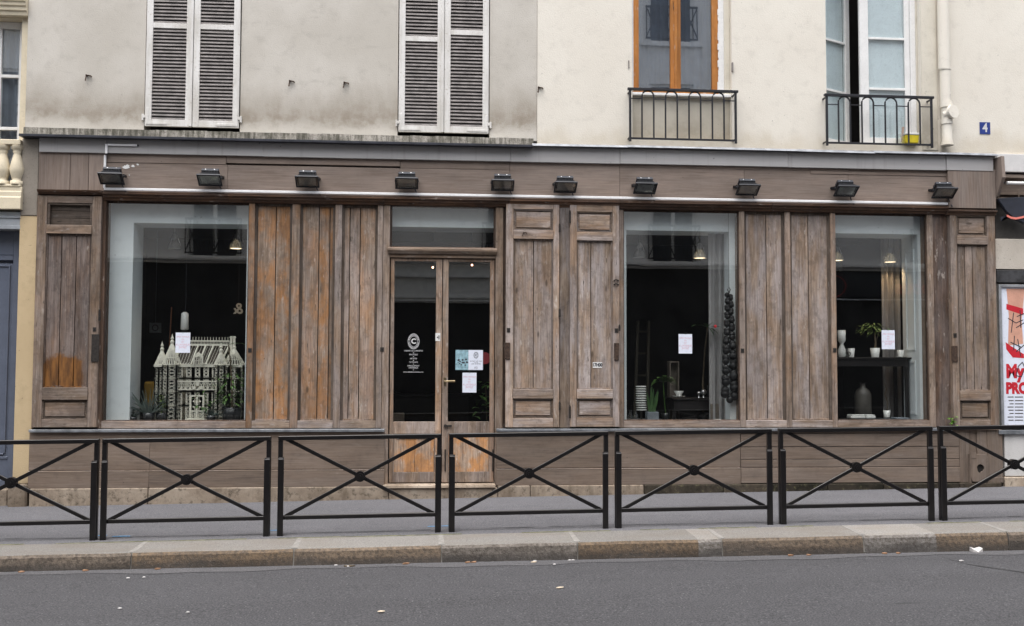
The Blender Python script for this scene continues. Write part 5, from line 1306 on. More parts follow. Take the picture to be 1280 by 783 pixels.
for px in (285.3, 289): x = fx(px); m.box(x - .014, x + .014, .14, .17, rel(285, 440).z, rel(285, 420).z); m.box(x - .02, x + .02, .135, .175, rel(285, 422).z, rel(285, 421).z)
m.build('chimney', mIvory, wk)
m = MB(); c0, c1 = fx(241.5), fx(254); zA = rel(247, 447).z; zP = rel(247, 440).z
m.prism([(c0, lev[4]), (c0 + .018, lev[4]), (c0 + .018, zA), (c1 - .018, zA), (c1 - .018, lev[4]), (c1, lev[4]), (c1, zA + .01), ((c0 + c1) / 2, zP), (c0, zA + .01)], -.04, -.02)
for i in range(5): x = c0 + (c1 - c0) * (i + .5) / 5; m.tube([(x, -.03, lev[4]), (x, -.03, zA)], .005, 4)
m.tube([(c0, -.03, lev[4] + .05), (c1, -.03, lev[4] + .05)], .005, 4); m.ball(((c0 + c1) / 2, -.04, zA + .02), .014, 6)
for i in range(16): x = fx(222) + (fx(271) - fx(222)) * i / 15; m.tube([(x, -.02, lev[4]), (x, -.02, lev[4] + .022)], .007, 4)
m.build('dormer', mIvory, wk)
m = MB(); d0, d1 = fx(239), fx(255); zD = rel(247, 494).z; z0 = rel(247, 522).z
for x in (d0, (d0 + d1) / 2, d1): m.box(x - .011, x + .011, -.035, -.015, z0, zD)
m.box(d0 + .0105, d1 - .0105, -.034, -.014, zD - .02, zD); m.box(d0 + .0105, d1 - .0105, -.034, -.014, z0 + .07, z0 + .09)
for k in range(2):
    xa, xb = (d0, (d0 + d1) / 2) if k == 0 else ((d0 + d1) / 2, d1)
    for i in range(4): zz_ = z0 + i * .02; m.tube([(xa + .01, -.025, zz_), (xb - .01, -.025, zz_ + .02)], .005, 4); m.tube([(xb - .01, -.025, zz_), (xa + .01, -.025, zz_ + .02)], .005, 4)
    for z in (.13, .2): m.ball(((xa + xb) / 2, -.03, z0 + z), .013, 6)
m.build('door', mIvory, wk)
m = MB()
for i in range(3): m.box(d0 - .03 - .02 * (2 - i), d1 + .03 + .02 * (2 - i), -.12 + .025 * i, -.02, .013 + .014 * i, .013 + .014 * (i + 1) - .0005)
m.build('steps', mIvory, wk, .003)

# --- pots and plants of the first window ------------------------------------
def pot(name, lbl, cat, px, Y, r, h, mat, z=SH, r2=None, rim=True):
    a = P(px, 515, Y); t = thing(name, lbl, cat, (a.x, Y, z)); m = MB(); m.smooth = True
    r2 = r2 or r * .75
    m.lathe([(r2, 0), (r2 + (r - r2) * .5, h * .5), (r, h), (r * .9, h), (r * .88, h - .02), (.001, h - .025)], (0, 0, 0), 16)
    m.build('pot', mat, t); return t
t = pot('potted_plant', 'dark spiky stick-leaved plant in a round black pot', 'plant', 186, .30, .075, .125, mCeramicD)
m = MB()
for i in range(70):
    a = random.uniform(0, 6.28); el = random.uniform(.15, 1.35); L = random.uniform(.16, .36); d = Vector((math.cos(a) * math.cos(el), math.sin(a) * math.cos(el) * .5, math.sin(el)))
    p = Vector((math.cos(a) * .03, math.sin(a) * .02, .11)); m.cur = (random.random(), 0, 0, 1); m.tube([p, p + d * L * .55 + Vector((0, 0, .02)), p + d * L], .007, 4, True, .003)
m.build('foliage', mSage, t)
t = pot('potted_plant', 'small pale wispy plant in a low pot against the white pillar', 'plant', 166, .27, .055, .075, mCeramicD)
m = MB()
for i in range(60):
    a = random.uniform(0, 6.28); L = random.uniform(.06, .15); p = Vector((0, 0, .07)); d = Vector((math.cos(a) * .9, math.sin(a) * .4, random.uniform(.1, .9))); m.tube([p, p + d * L], .003, 3, False, .002); m.leaf(p + d * L * .8, d, .035, .015)
m.build('foliage', mSage, t)
t = pot('potted_plant', 'leafy trailing plant with yellow-green leaves in a dark pot before the mansion turret', 'plant', 202, .33, .07, .12, mCeramicD)
m = MB()
for i in range(9):
    d = Vector((random.uniform(-.3, .35), random.uniform(-.2, .1), 1)).normalized(); L = random.uniform(.1, .26); p = Vector((0, 0, .11)); m.tube([p, p + d * L], .003, 4, False)
    for k in range(4): q = p + d * L * (.5 + .16 * k); m.cur = (random.random(), 0, 0, 1); m.leaf(q, (random.uniform(-1, 1), random.uniform(-.6, .2), random.uniform(-.1, .5)), random.uniform(.04, .065), .028)
m.build('foliage', mLeafLt, t)
t = pot('potted_plant', 'pale tufted air plant in a dark round pot before the mansion door', 'plant', 264, .27, .06, .095, mCeramicD)
m = MB()
for i in range(60):
    a = random.uniform(0, 6.28); L = random.uniform(.10, .20); el = random.uniform(.1, 1.4); d = Vector((math.cos(a) * math.cos(el), .6 * math.sin(a) * math.cos(el), math.sin(el))); p = Vector((0, 0, .085)); m.tube([p, p + d * L * .6, p + d * L + Vector((0, 0, -.04))], .004, 3, False, .0015)
m.build('foliage', mSage, t)
t = pot('potted_plant', 'tall leafy green plant in a large black pot overlapping the wicker mansion', 'plant', 290, .34, .12, .19, mCeramicD, r2=.10)
m = MB(); m.tube([(0, 0, .16), (-.01, .0, .5), (-.03, -.02, .80), (-.06, -.02, .98)], .012, 6, True, .006); m.build('stem', mBranch, t)
m = MB()
for i in range(130):
    z = random.uniform(.24, .62); a = random.uniform(0, 6.28); r = random.uniform(.03, .2); m.cur = (random.random(), 0, 0, 1); p = Vector((-.03 + r * math.cos(a), r * .6 * math.sin(a) - .04, z)); m.leaf(p, (math.cos(a), math.sin(a) * .6, random.uniform(-.5, .4)), random.uniform(.05, .09), .03)
for a in (2.8, .3, 3.4, 5.9): m.leaf((-.06, -.02, .97), (math.cos(a), -.2, .25), .24, .06, .1, .25)
for i in range(16): m.leaf((-.35 + random.uniform(-.10, .10) + .0, -.10, .27 + random.uniform(-.1, .15)), (random.uniform(-1, 1), -.4, random.uniform(-.5, .5)), .06, .03)
m.build('foliage', mLeaf, t)

# --- hanging lamps -----------------------------------------------------------
def pendant(px, py, Y, lbl, lit, s=1.0):
    a = P(px, py, Y); t = thing('pendant_lamp', lbl, 'lamp', (a.x, Y, a.z), 'bell-shaped glass pendant lamps in the shop')
    m = MB(); m.smooth = True; m.lathe([(.088 * s, -.03), (.086 * s, .0), (.070 * s, .045), (.035 * s, .085), (.02, .10)], (0, 0, 0), 18, False); m.lathe([(.092 * s, -.036), (.094 * s, -.03), (.090 * s, -.024)], (0, 0, 0), 18, False)
    m.build('lamp_shade', mGlassLamp, t)
    m = MB(); m.lathe([(.018, .08), (.028, .10), (.028, .15), (.016, .17)], (0, 0, 0), 10); m.tube([(0, 0, .16), (0, 0, 3.79 - a.z)], .005, 5)
    for k in range(3): th = 2.1 * k; m.tube([(.085 * s * math.cos(th), .085 * s * math.sin(th), .0), (.03 * math.cos(th), .03 * math.sin(th), .15)], .004, 4)
    m.build('fitting', mChrome, t)
    m = MB(); m.smooth = True; m.lathe([(.001, -.030), (.076 * s, -.029), (.076 * s, -.024), (.001, -.022)], (0, 0, 0), 14); m.build('bulb', mBulb if lit else mCeramic, t)
    if lit:
        l = bpy.data.lights.new('lamp_light', 'SPOT'); l.energy = 5; l.color = (1, .66, .36); l.shadow_soft_size = .04; l.spot_size = R(130); l.spot_blend = .6
        o = bpy.data.objects.new('lamp_light', l); COL.objects.link(o); o.parent = t; o.location = (0, 0, -.04)
mGlassLamp = glass('smoked_lamp_glass', .16, (.5, .52, .52), .30)
pendant(295, 308, 1.2, 'lit glass pendant lamp in the wicker mansion window', True); pendant(218, 308, 1.2, 'unlit glass pendant lamp in the wicker mansion window', False)
pendant(799.5, 319, 1.0, 'unlit glass pendant lamp in the bead-string window', False); pendant(874.8, 320, .62, 'lit glass pendant lamp in the bead-string window', True)
pendant(1046.5, 323, 1.0, 'lit glass pendant lamp half hidden by the frame of the console table window', True); pendant(1112.5, 325, .74, 'lit glass pendant lamp before the curtains of the console table window', True)
a = P(231, 400, .75); t = thing('pendant_lamp', 'white cylindrical pendant lamp hanging above the wicker mansion', 'lamp', (a.x, .75, a.z))
m = MB(); m.smooth = True; m.lathe([(.04, -.13), (.052, -.12), (.046, .08), (.02, .10)], (0, 0, 0), 16); m.build('lamp_shade', mCeramic, t); m = MB(); m.tube([(0, 0, .10), (.01, 0, .25), (0, 0, 3.79 - a.z)], .004, 5); m.build('cord', mBlackInk, t)
for px, py, lb in ((541, 334.5, 'small glowing bulb behind the door glass with the white emblem'), (590, 331.5, 'small glowing bulb behind the door glass with the leaflet')):
    a = P(px, py, 2.2); t = thing('bare_bulb', lb, 'bulb', (a.x, 2.2, a.z), 'bare bulbs behind the door'); m = MB(); m.smooth = True; m.ball((0, 0, 0), .014, 10); m.build('bulb', mBulbS, t); m = MB(); m.tube([(0, 0, .022), (0, 0, 3.79 - a.z)], .006, 5); m.build('cord', mBlackInk, t)
# ampersand sign on the back wall (read from inside, so reversed from the street)
a = P(298, 386.5, 1.6); m = MB(); m.text('&', .21, a.x, 1.6, a.z, thick=.004, back=True); m2 = MB()
pts = m.v; 
m.k = 1; m.tube([(a.x, 1.604, a.z + .05), (a.x, 1.604, 3.79)], .003, 4)
tag(m.build('ampersand_sign', [mCeramic, mBlackInk], None, 0, (a.x, 1.6, a.z)), 'grey reversed ampersand hanging on a wire in the dark of the first window', 'sign')
a = P(213, 412, 1.0); m = MB(); p0 = P(211, 425, 1.0); p1 = P(214.5, 384, 1.0); m.tube([(p0.x - .02, 1.0, SH), tuple(p1)], .008, 6); tag(m.build('copper_rod', mCopper, None, 0, (p0.x, 1.0, SH)), 'thin copper rod leaning behind the wicker mansion', 'rod')
a = P(187, 477, 1.1); m = MB(); m.smooth = False; m.box(a.x - .07, a.x + .07, 1.05, 1.2, SH, SH + .50); tag(m.build('cushion', mMustard, None, .04, (a.x, 1.1, SH), 3), 'mustard yellow cushion standing in the dark beside the wicker mansion', 'cushion')
a = P(194, 410, 2.0); m = MB(); m.box(a.x - .08, a.x + .08, 2.0, 2.02, a.z - .07, a.z + .07); m.k = 1; ring(m, a.x, a.z, .045, .045, .012, 1.999); m.k = 0; m.tube([(a.x, 2.01, a.z + .07), (a.x, 2.01, 3.79)], .003, 4)
tag(m.build('picture', [mPotGrey, mBlackInk], None, 0, (a.x, 2.0, a.z)), 'small grey picture with a dark ring hanging in the dark above the mansion turret', 'picture')

# --- second display window ---------------------------------------------------
def curtain(pl, pr, Y, ztop, zbot, lbl, mat=mCurtain, wl=.11, amp=.045):
    x0, x1 = P(pl, 400, Y).x, P(pr, 400, Y).x; m = MB(); m.smooth = True; n = 60
    f = lambda x: Y + amp * math.sin((x - x0) / wl * 6.283) + .35 * amp * math.sin((x - x0) / wl * 14.1 + 1)
    for i in range(n):
        a = x0 + (x1 - x0) * i / n; b = x0 + (x1 - x0) * (i + 1) / n
        m.quad((a, f(a), zbot), (b, f(b), zbot), (b, f(b), ztop), (a, f(a), ztop)); m.quad((b, f(b) + .004, zbot), (a, f(a) + .004, zbot), (a, f(a) + .004, ztop), (b, f(b) + .004, ztop))
    m.smooth = False; m.k = 1; m.box(x0 - .1, x1 + .1, Y - .012, Y + .012, ztop + .001, ztop + .022); m.box((x0 + x1) / 2 - .008, (x0 + x1) / 2 + .008, Y - .008, Y + .008, ztop + .022, 3.80)
    return tag(m.build('curtain', [mat, mChrome], None, 0, (x0, Y, zbot)), lbl, 'curtain', 'grey curtains hanging in the shop')
curtain(886, 908, .42, 3.42, .91, 'grey curtain behind the black bead string', mCurtain, .085, .03); curtain(1103, 1126, .95, 3.42, .07, 'grey curtain directly behind the notice of the console table window', mCurtain, .085, .035)
# bead string
a = P(911.5, 364, .106); t = thing('bead_string', 'long hanging string of black wooden beads growing larger downwards', 'beads', (a.x, .116, a.z))
m = MB(); m.smooth = True; m.tube([(0, 0, -.03), (-.018, 0, .02), (0, 0, .05), (.018, 0, .02), (0, 0, -.03)], .007, 6); m.tube([(0, 0, .05), (0, 0, 3.70 - a.z)], .003, 4); m.build('loop', mTerra, t)
m = MB(); m.smooth = True; z = -.05; i = 0
L = a.z - P(911, 499, .106).z
while z > -L + .05:
    f = -z / L; r = (.032 + .031 * f) * random.uniform(.92, 1.05); s = 1 if i % 2 else -1; m.ball((s * (.018 + .044 * f) + random.uniform(-.006, .006), -.003 * s, z), r, 14); m.ball((-s * (.020 + .042 * f), .003, z - r * .5), r * random.uniform(.9, 1.0), 14); z -= r * 1.30; i += 1
m.ball((0, 0, z), .048, 12); m.build('beads', mBead, t)
# cabinet-like black table
a0, a1 = P(836.5, 510, .75).x, P(902, 510, .75).x; zt_ = P(868, 497, .75).z
t = thing('side_table', 'low black table with crossed legs in the bead-string window', 'table', ((a0 + a1) / 2, .75, SH)); hw = (a1 - a0) / 2; hz_ = zt_ - SH
m = MB(); m.box(-hw, hw, -.2, .25, hz_ - .03, hz_); m.box(-hw + .02, hw - .02, -.18, .23, hz_ - .17, hz_ - .031); m.build('table_top', mDarkWood, t, .004)
for sx in (-1, 1):
    for sy in (-.17, .2): m = MB(); m.box(sx * (hw - .02) - .018, sx * (hw - .02) + .018, sy - .018, sy + .018, 0, hz_ - .171); m.build('leg', mDarkWood, t)
m = MB(); m.tube([(-hw + .03, -.15, .01), (hw - .03, -.15, hz_ - .18)], .012, 4); m.tube([(hw - .03, -.15, .01), (-hw + .03, -.15, hz_ - .18)], .012, 4); m.build('brace', mDarkWood, t)
zt = SH + hz_ + .0005
a = P(848.5, 494, .68); t = thing('saucer', 'white saucer under a bowl on the low black table', 'saucer', (a.x, .68, zt)); m = MB(); m.smooth = True; m.lathe([(.05, 0), (.09, .02), (.085, .022), (.001, .008)], (0, 0, 0), 20); m.build('dish', mCeramic, t)
t = thing('bowl', 'white flared bowl standing on the saucer', 'bowl', (a.x, .68, zt + .012)); m = MB(); m.smooth = True; m.lathe([(.03, 0), (.036, .02), (.068, .075), (.064, .075), (.03, .02), (.001, .018)], (0, 0, 0), 20); m.build('body', mCeramic, t)
for px, r, lb in ((879.5, .040, 'larger silvery glass globe on the low black table'), (873.5, .026, 'smaller silvery glass globe on the low black table')):
    a = P(px, 490, .66); t = thing('glass_globe', lb, 'globe', (a.x, .66, zt), 'silvery globes on the low table'); m = MB(); m.smooth = True; m.lathe([(.02, 0), (.012, .02), (.012, .035)], (0, 0, 0), 10); m.build('foot', mChrome, t); m = MB(); m.smooth = True; m.ball((0, 0, .033 + r), r, 14); m.build('globe', mChrome, t)
t = pot('flower_pot', 'dark tapered empty pot at the curtain end of the low black table', 'pot', 890, .80, .065, .16, mCeramicD, z=zt, r2=.05)
a = P(893, 516, .45); t = MB(); z1 = P(893, 505, .45).z; t.box(a.x - .058, a.x + .058, .42, .50, SH, z1); tag(t.build('wooden_block', mBrownW, None, .004, (a.x, .45, SH)), 'brown upright wooden block behind the small white dish', 'block')
a = P(896.5, 524, .20); t = thing('small_dish', 'small white square dish at the front of the bead-string window', 'dish', (a.x, .2, SH)); m = MB(); m.hexa([(-.03, -.03, 0), (.03, -.03, 0), (.03, .03, 0), (-.03, .03, 0), (-.04, -.04, .045), (.04, -.04, .045), (.04, .04, .045), (-.04, .04, .045)]); m.build('body', mCeramic, t, .006)
# spiral lamp, snake plant, bottles, box, ladder, tall plant, monstera
a = P(801.5, 515, .50); z0, z1 = P(801, 514, .5).z, P(801, 482, .5).z
t = thing('ribbed_lamp', 'pale stacked-ring paper lamp beside the snake plant', 'lamp', (a.x, .5, SH)); m = MB(); m.smooth = True; k = 11
for i in range(k): z = z0 - SH + (z1 - z0) * (i + .5) / k; m.lathe([(.058, z - .009), (.070, z - .004), (.070, z + .004), (.058, z + .009)], (random.uniform(-.003, .003), 0, 0), 18)
m.build('lamp_shade', mCeramic, t); m = MB(); m.lathe([(.07, 0), (.07, .02), (.015, .03), (.012, z1 - SH)], (0, 0, 0), 14); m.build('stand', mTerra, t)
a = P(815, 520, .28); z1 = P(815, 515, .28).z
t = thing('potted_plant', 'snake plant with upright blades in a square grey-blue pot', 'plant', (a.x, .28, SH)); m = MB(); m.box(-.075, .075, -.07, .07, 0, z1 - SH); m.build('pot', mPotGrey, t, .005)
m = MB()
for i in range(13):
    x, y = random.uniform(-.055, .055), random.uniform(-.04, .04); h = random.uniform(.22, .34); lean = random.uniform(-.05, .06); w = .014; m.cur = (random.random(), 0, 0, 1)
    m.poly([(x - w, y, z1 - SH), (x + w, y, z1 - SH), (x + w * .9 + lean * .6, y - .01, z1 - SH + h * .6), (x + lean, y - .005, z1 - SH + h), (x - w * .9 + lean * .6, y + .01, z1 - SH + h * .6)])
    m.poly([(x - w, y + .004, z1 - SH), (x - w * .9 + lean * .6, y + .014, z1 - SH + h * .6), (x + lean, y + .004, z1 - SH + h), (x + w * .9 + lean * .6, y - .006, z1 - SH + h * .6), (x + w, y + .004, z1 - SH)])
m.build('foliage', mLeafDk, t)
for px, lb in ((788, 'clear glass bottle next to the frame of the bead-string window'), (794.5, 'clear glass bottle touching the grey-blue planter side')):
    a = P(px, 520, .22); t = thing('glass_bottle', lb, 'bottle', (a.x, .22, SH), 'clear bottles in the bead-string window'); m = MB(); m.smooth = True; m.lathe([(.034, 0), (.036, .01), (.036, .09), (.014, .12), (.014, .155)], (0, 0, 0), 12); m.build('body', mGlassClear, t)
a = P(842, 465, 1.0); t = MB(); zb, zt2 = P(842, 482, 1.0).z, P(842, 452, 1.0).z
t.box(a.x - .065, a.x - .05, .95, 1.1, SH, zt2); t.box(a.x + .05, a.x + .065, .95, 1.1, SH, zt2); t.box(a.x - .0495, a.x + .0495, .95, 1.1, zt2 - .016, zt2); t.box(a.x - .0495, a.x + .0495, 1.08, 1.1, SH, zt2 - .0165); t.box(a.x - .0495, a.x + .0495, .951, 1.079, SH, SH + .015)
tag(t.build('wooden_box', mBrownW, None, .002, (a.x, 1.0, SH)), 'tall open brown wooden box behind the monstera leaf', 'box')
p0, p1 = P(799, 520, 1.6), P(810, 400, 1.6); t = MB()
for dx in (-.10, .10): t.hexa([(p0.x + dx - .02, 1.6, .07), (p0.x + dx + .02, 1.6, .07), (p0.x + dx + .02, 1.64, .07), (p0.x + dx - .02, 1.64, .07), (p1.x + dx * .8 - .02, 1.9, p1.z), (p1.x + dx * .8 + .02, 1.9, p1.z), (p1.x + dx * .8 + .02, 1.94, p1.z), (p1.x + dx * .8 - .02, 1.94, p1.z)])
for k in range(7): f = (k + .5) / 7; t.box(p0.x + (p1.x - p0.x) * f - .1, p0.x + (p1.x - p0.x) * f + .1, 1.6 + .3 * f + .01, 1.6 + .3 * f + .03, .07 + (p1.z - .07) * f - .012, .07 + (p1.z - .07) * f + .012)
tag(t.build('ladder', mOlive, None, .003, (p0.x, 1.6, .07)), 'olive wooden ladder leaning in the dark behind the ribbed lamp', 'ladder')
t = pot('potted_plant', 'monstera with one broad split green leaf behind the snake plant', 'plant', 832, .70, .06, .1, mCeramicD)
m = MB(); c = P(829, 478, .7); c = Vector((c.x - t.location.x, 0, c.z - SH))
m.tube([(0, 0, .1), tuple(c * .6), tuple(c)], .006, 5)
for i in range(9):
    th = math.pi * (.02 + i / 8 * .96); m.cur = (random.random(), 0, 0, 1); m.leaf(c + Vector((.0, -.01, .0)), (math.cos(th), -.35, .35 * math.sin(th) + .15), .20, .085, .05, .42)
for i in range(4): m.leaf(c + Vector((.06, .05, .02)), (1, -.2, .4 - .3 * i), .13, .05)
m.build('foliage', mLeaf, t)
c0 = P(879, 500, .72); c1 = P(884, 410, .36); t = thing('potted_plant', 'tall slender plant with drooping top leaves beside the curtain', 'plant', (c0.x, .72, SH)); m = MB(); q = Vector((c1.x - c0.x, -.38, c1.z - SH))
m.tube([(0, 0, .0), (.0, 0, q.z * .45), (q.x * .5, -.16, q.z * .75), tuple(q)], .016, 6, True, .009); m.build('stem', mBranch, t)
m = MB()
for d, L in (((-1, -.2, .35), .26), ((1, -.2, .22), .22), ((.6, -.2, .8), .14), ((.5, -.3, -.5), .12), ((-.4, -.3, .6), .12), ((.7, 0, -.2), .15)): m.cur = (random.random(), 0, 0, 1); m.leaf(q, d, L, .075, .1, .3)
m.build('foliage', mLeafDk, t); m = MB(); m.lathe([(.07, 0), (.09, .1), (.085, .1), (.001, .09)], (0, 0, 0), 12); m.build('pot', mCeramicD, t); m = MB(); m.smooth = True; m.ball(tuple(q + Vector((.075, -.1, .015))), .02, 8); m.build('flower', mRedDot, t)

# --- last display window -----------------------------------------------------
Yt = .55; zt4 = P(1095, 447, Yt).z; x0, x1 = P(1030, 447, Yt).x, P(1138, 447, Yt).x
t = thing('console_table', 'tall black console table with slim legs in the narrow display window', 'table', ((x0 + x1) / 2, Yt, SH)); hw = (x1 - x0) / 2; hz_ = zt4 - SH
m = MB(); m.box(-hw, hw, -.14, .3, hz_ - .022, hz_); m.box(-hw + .06, hw - .08, -.11, .27, hz_ - .12, hz_ - .0225); m.build('table_top', mDarkWood, t, .003)
for x in (-hw + .08, hw - .10):
    for yy in (-.09, .25): m = MB(); m.box(x - .022, x + .022, yy - .02, yy + .02, 0, hz_ - .121); m.build('leg', mDarkWood, t, .002)
for px in (1111, 1118): pass
zt = zt4 + .0005
def vessel(name, lbl, cat, px, Y, prof, mat, z, part='body', n=18):
    a = P(px, 450, Y); t = thing(name, lbl, cat, (a.x, Y, z)); m = MB(); m.smooth = True; m.lathe(prof, (0, 0, 0), n); m.build(part, mat, t); return t
vessel('vase', 'white hourglass-shaped vase on the console table beside a small glass globe', 'vase', 1052.5, .50, [(.04, 0), (.052, .03), (.05, .10), (.022, .165), (.024, .185), (.05, .22), (.052, .36), (.048, .36), (.045, .25), (.001, .23)], mCeramic, zt)
vessel('cup', 'white cup beside the hourglass vase', 'cup', 1064.5, .56, [(.032, 0), (.044, .12), (.04, .12), (.03, .01), (.001, .01)], mCeramic, zt)
t = vessel('glass_globe', 'small clear glass globe in front of the white cup on the console table', 'globe', 1059.5, .44, [(.02, .0), (.038, .03), (.04, .045), (.03, .07), (.012, .085), (.01, .12)], mGlassClear, zt)
m = MB(); ring(m, 0, .045, .028, .028, .008, -.042); m.build('ring', mLockIron, t)
vessel('cup', 'white cup standing on a flat saucer on the console table', 'cup', 1126, .50, [(.034, .011), (.045, .10), (.041, .10), (.03, .02), (.001, .02)], mCeramic, zt)
vessel('saucer', 'flat pale saucer under the lone cup on the console table', 'saucer', 1127, .50, [(.05, 0), (.085, .008), (.083, .010), (.001, .006)], mCeramic, zt)
t = vessel('potted_plant', 'small bushy plant in a white pot on the console table', 'plant', 1094, .52, [(.048, 0), (.066, .125), (.06, .125), (.055, .11), (.001, .11)], mCeramic, zt, 'pot')
m = MB(); m.tube([(0, 0, .1), (.01, 0, .2), (-.005, 0, .32)], .016, 6, True, .010); m.tube([(.005, 0, .18), (.05, 0, .32), (.10, -.02, .38)], .006, 5); m.build('stem', mBranch, t)
m = MB()
for i in range(80):
    a = random.uniform(0, 6.28); r = random.uniform(.02, .19); z = .33 + random.uniform(.0, .14) - r * .15; m.cur = (random.random(), 0, 0, 1); p = Vector((r * math.cos(a) - .02, r * .6 * math.sin(a), z)); m.leaf(p, (math.cos(a), math.sin(a) * .6 - .2, random.uniform(-.4, .3)), random.uniform(.05, .085), .026, .15, .35)
for i in range(14): p = Vector((.12 + random.uniform(-.02, .06), -.02, .36 + random.uniform(-.06, .04))); m.leaf(p, (random.uniform(-.5, 1), -.4, random.uniform(-.8, .2)), .06, .025)
m.build('foliage', mLeafLt, t)
m = MB(); a = P(1110, 440, .47); m.box(a.x - .004, a.x + .004, .466, .474, .002, P(1110, 430, .47).z - zt); m.v = [(p[0], p[1], p[2] + zt) for p in m.v]; m.lathe([(.02, 0), (.02, .006), (.001, .008)], (a.x, .47, zt), 10)
tag(m.build('card_holder', mChrome, None, 0, (a.x, .47, zt)), 'thin metal stand behind the notice on the console table', 'stand')
vessel('bottle_vase', 'large pale bottle-shaped vase under the console table', 'vase', 1078, .62, [(.105, 0), (.11, .02), (.11, .27), (.085, .33), (.035, .37), (.032, .42), (.05, .43)], mTerra, SH + .08)
a = P(1078, 500, .62); m = MB(); m.box(a.x - .14, a.x + .14, .5, .74, SH, SH + .079); tag(m.build('plinth_box', mDarkWood, None, .003, (a.x, .62, SH)), 'low dark box carrying the large bottle-shaped vase', 'box')
t = vessel('flower_pot', 'small white pot with a curling dry twig on the window shelf', 'pot', 1107.5, .36, [(.034, 0), (.048, .09), (.044, .09), (.04, .075), (.001, .075)], mCeramic, SH + .06)
m = MB(); m.tube([(0, 0, .07), (.012, 0, .2), (-.022, 0, .3), (.0, 0, .37), (-.02, 0, .45)], .004, 5); m.build('twig', mBranch, t)
a = P(1083, 521, .22); m = MB(); m.box(a.x - .17, a.x + .27, .14, .42, SH, SH + .05); tag(m.build('book', mCeramicD, None, .004, (a.x, .22, SH)), 'large dark flat book lying under the white tiles', 'book')
for px0, px1, lb in ((1062.5, 1080, 'white folded cloth on the dark book, the longer of two'), (1081.5, 1093, 'white folded cloth on the dark book, the shorter of two')):
    c0, c1 = P(px0, 514, .22), P(px1, 514, .22); m = MB(); m.box(c0.x, c1.x, .18, .34, SH + .0505, SH + .085); m.box(c0.x + .004, c1.x - .006, .182, .338, SH + .0855, SH + .10); tag(m.build('folded_cloth', mCeramic, None, .008, (c0.x, .22, SH + .05)), lb, 'cloth', 'white folded cloths on the book')
a = P(1127, 521, .24); m = MB(); m.box(a.x - .09, a.x + .09, .2, .38, SH, SH + .06); tag(m.build('storage_box', mPotGrey, None, .004, (a.x, .24, SH)), 'low grey box on the shelf below the console table', 'box')
# behind the door: counter, cardboard box, plant
a = P(500, 515, 1.2); m = MB(); c0, c1 = P(491, 520, .9), P(505, 520, .9); m.box(c0.x, c1.x, .9, 1.15, .06, P(498, 517, .9).z); tag(m.build('cardboard_box', mCard, None, .004, (c0.x, .9, .06)), 'brown cardboard carton just behind the door glass with the emblem', 'box')
m = MB(); c0, c1 = P(488, 470, 3.5), P(585, 470, 3.5); m.box(c0.x, c1.x, 3.3, 3.9, .06, 1.15); m.box(c0.x - .05, c1.x + .05, 3.25, 3.95, 1.151, 1.19); tag(m.build('shop_counter', mDarkWood, None, .005, (c0.x, 3.5, .06)), 'dark shop counter deep inside behind the door', 'counter')
a = P(607, 500, 1.0); t = thing('potted_plant', 'green plant in the dark behind the leaflet door glass', 'plant', (a.x, 1.0, .06)); m = MB(); m.lathe([(.12, 0), (.16, .35), (.15, .35), (.001, .33)], (0, 0, 0), 14); m.build('pot', mCeramicD, t); m = MB()
for i in range(60): th = random.uniform(0, 6.28); m.cur = (random.random(), 0, 0, 1); m.leaf((random.uniform(-.1, .15), random.uniform(-.15, .1), random.uniform(.5, 1.35)), (math.cos(th), math.sin(th) - .2, random.uniform(-.3, .6)), random.uniform(.12, .2), .06)
m.build('foliage', mLeaf, t); m = MB(); m.tube([(0, 0, .3), (.02, 0, .9), (.0, 0, 1.3)], .012, 5); m.build('stem', mBranch, t)
c = P(606, 448, .058); m = MB(); m.tube([(c.x, .0585, c.z), (c.x, .0600, c.z)], .075, 24); tag(m.build('round_sticker', simple('dull_red_vinyl', (.16, .012, .016), .5), None, 0, (c.x, .059, c.z)), 'round dark red sticker beside the leaflet on the door glass', 'sticker')
# small weeds
a = P(1191, 523, -.06); t = thing('weed', 'small bright green weed sprouting at the sill beside the last shutter', 'weed', (a.x, -.03, ZS + .01)); m = MB()
for i in range(16): th = random.uniform(0, 6.28); m.cur = (random.random(), 0, 0, 1); m.leaf((random.uniform(-.03, .03), random.uniform(-.04, .01), random.uniform(.02, .13)), (math.cos(th), math.sin(th) * .6 - .4, random.uniform(0, .6)), .055, .035)
m.build('foliage', mWeed, t); m = MB(); m.tube([(0, .01, 0), (.0, 0, .1)], .003, 4); m.build('stem', mWeed, t)
a = P(1222, 535, -.075); t = thing('weed', 'tiny green weed on the sill board under the last shutter', 'weed', (a.x, -.08, ZS - .01)); m = MB()
for i in range(8): th = random.uniform(0, 6.28); m.leaf((random.uniform(-.03, .03), 0, .012), (math.cos(th), -.5, .2), .035, .02)
m.build('foliage', mWeed, t)

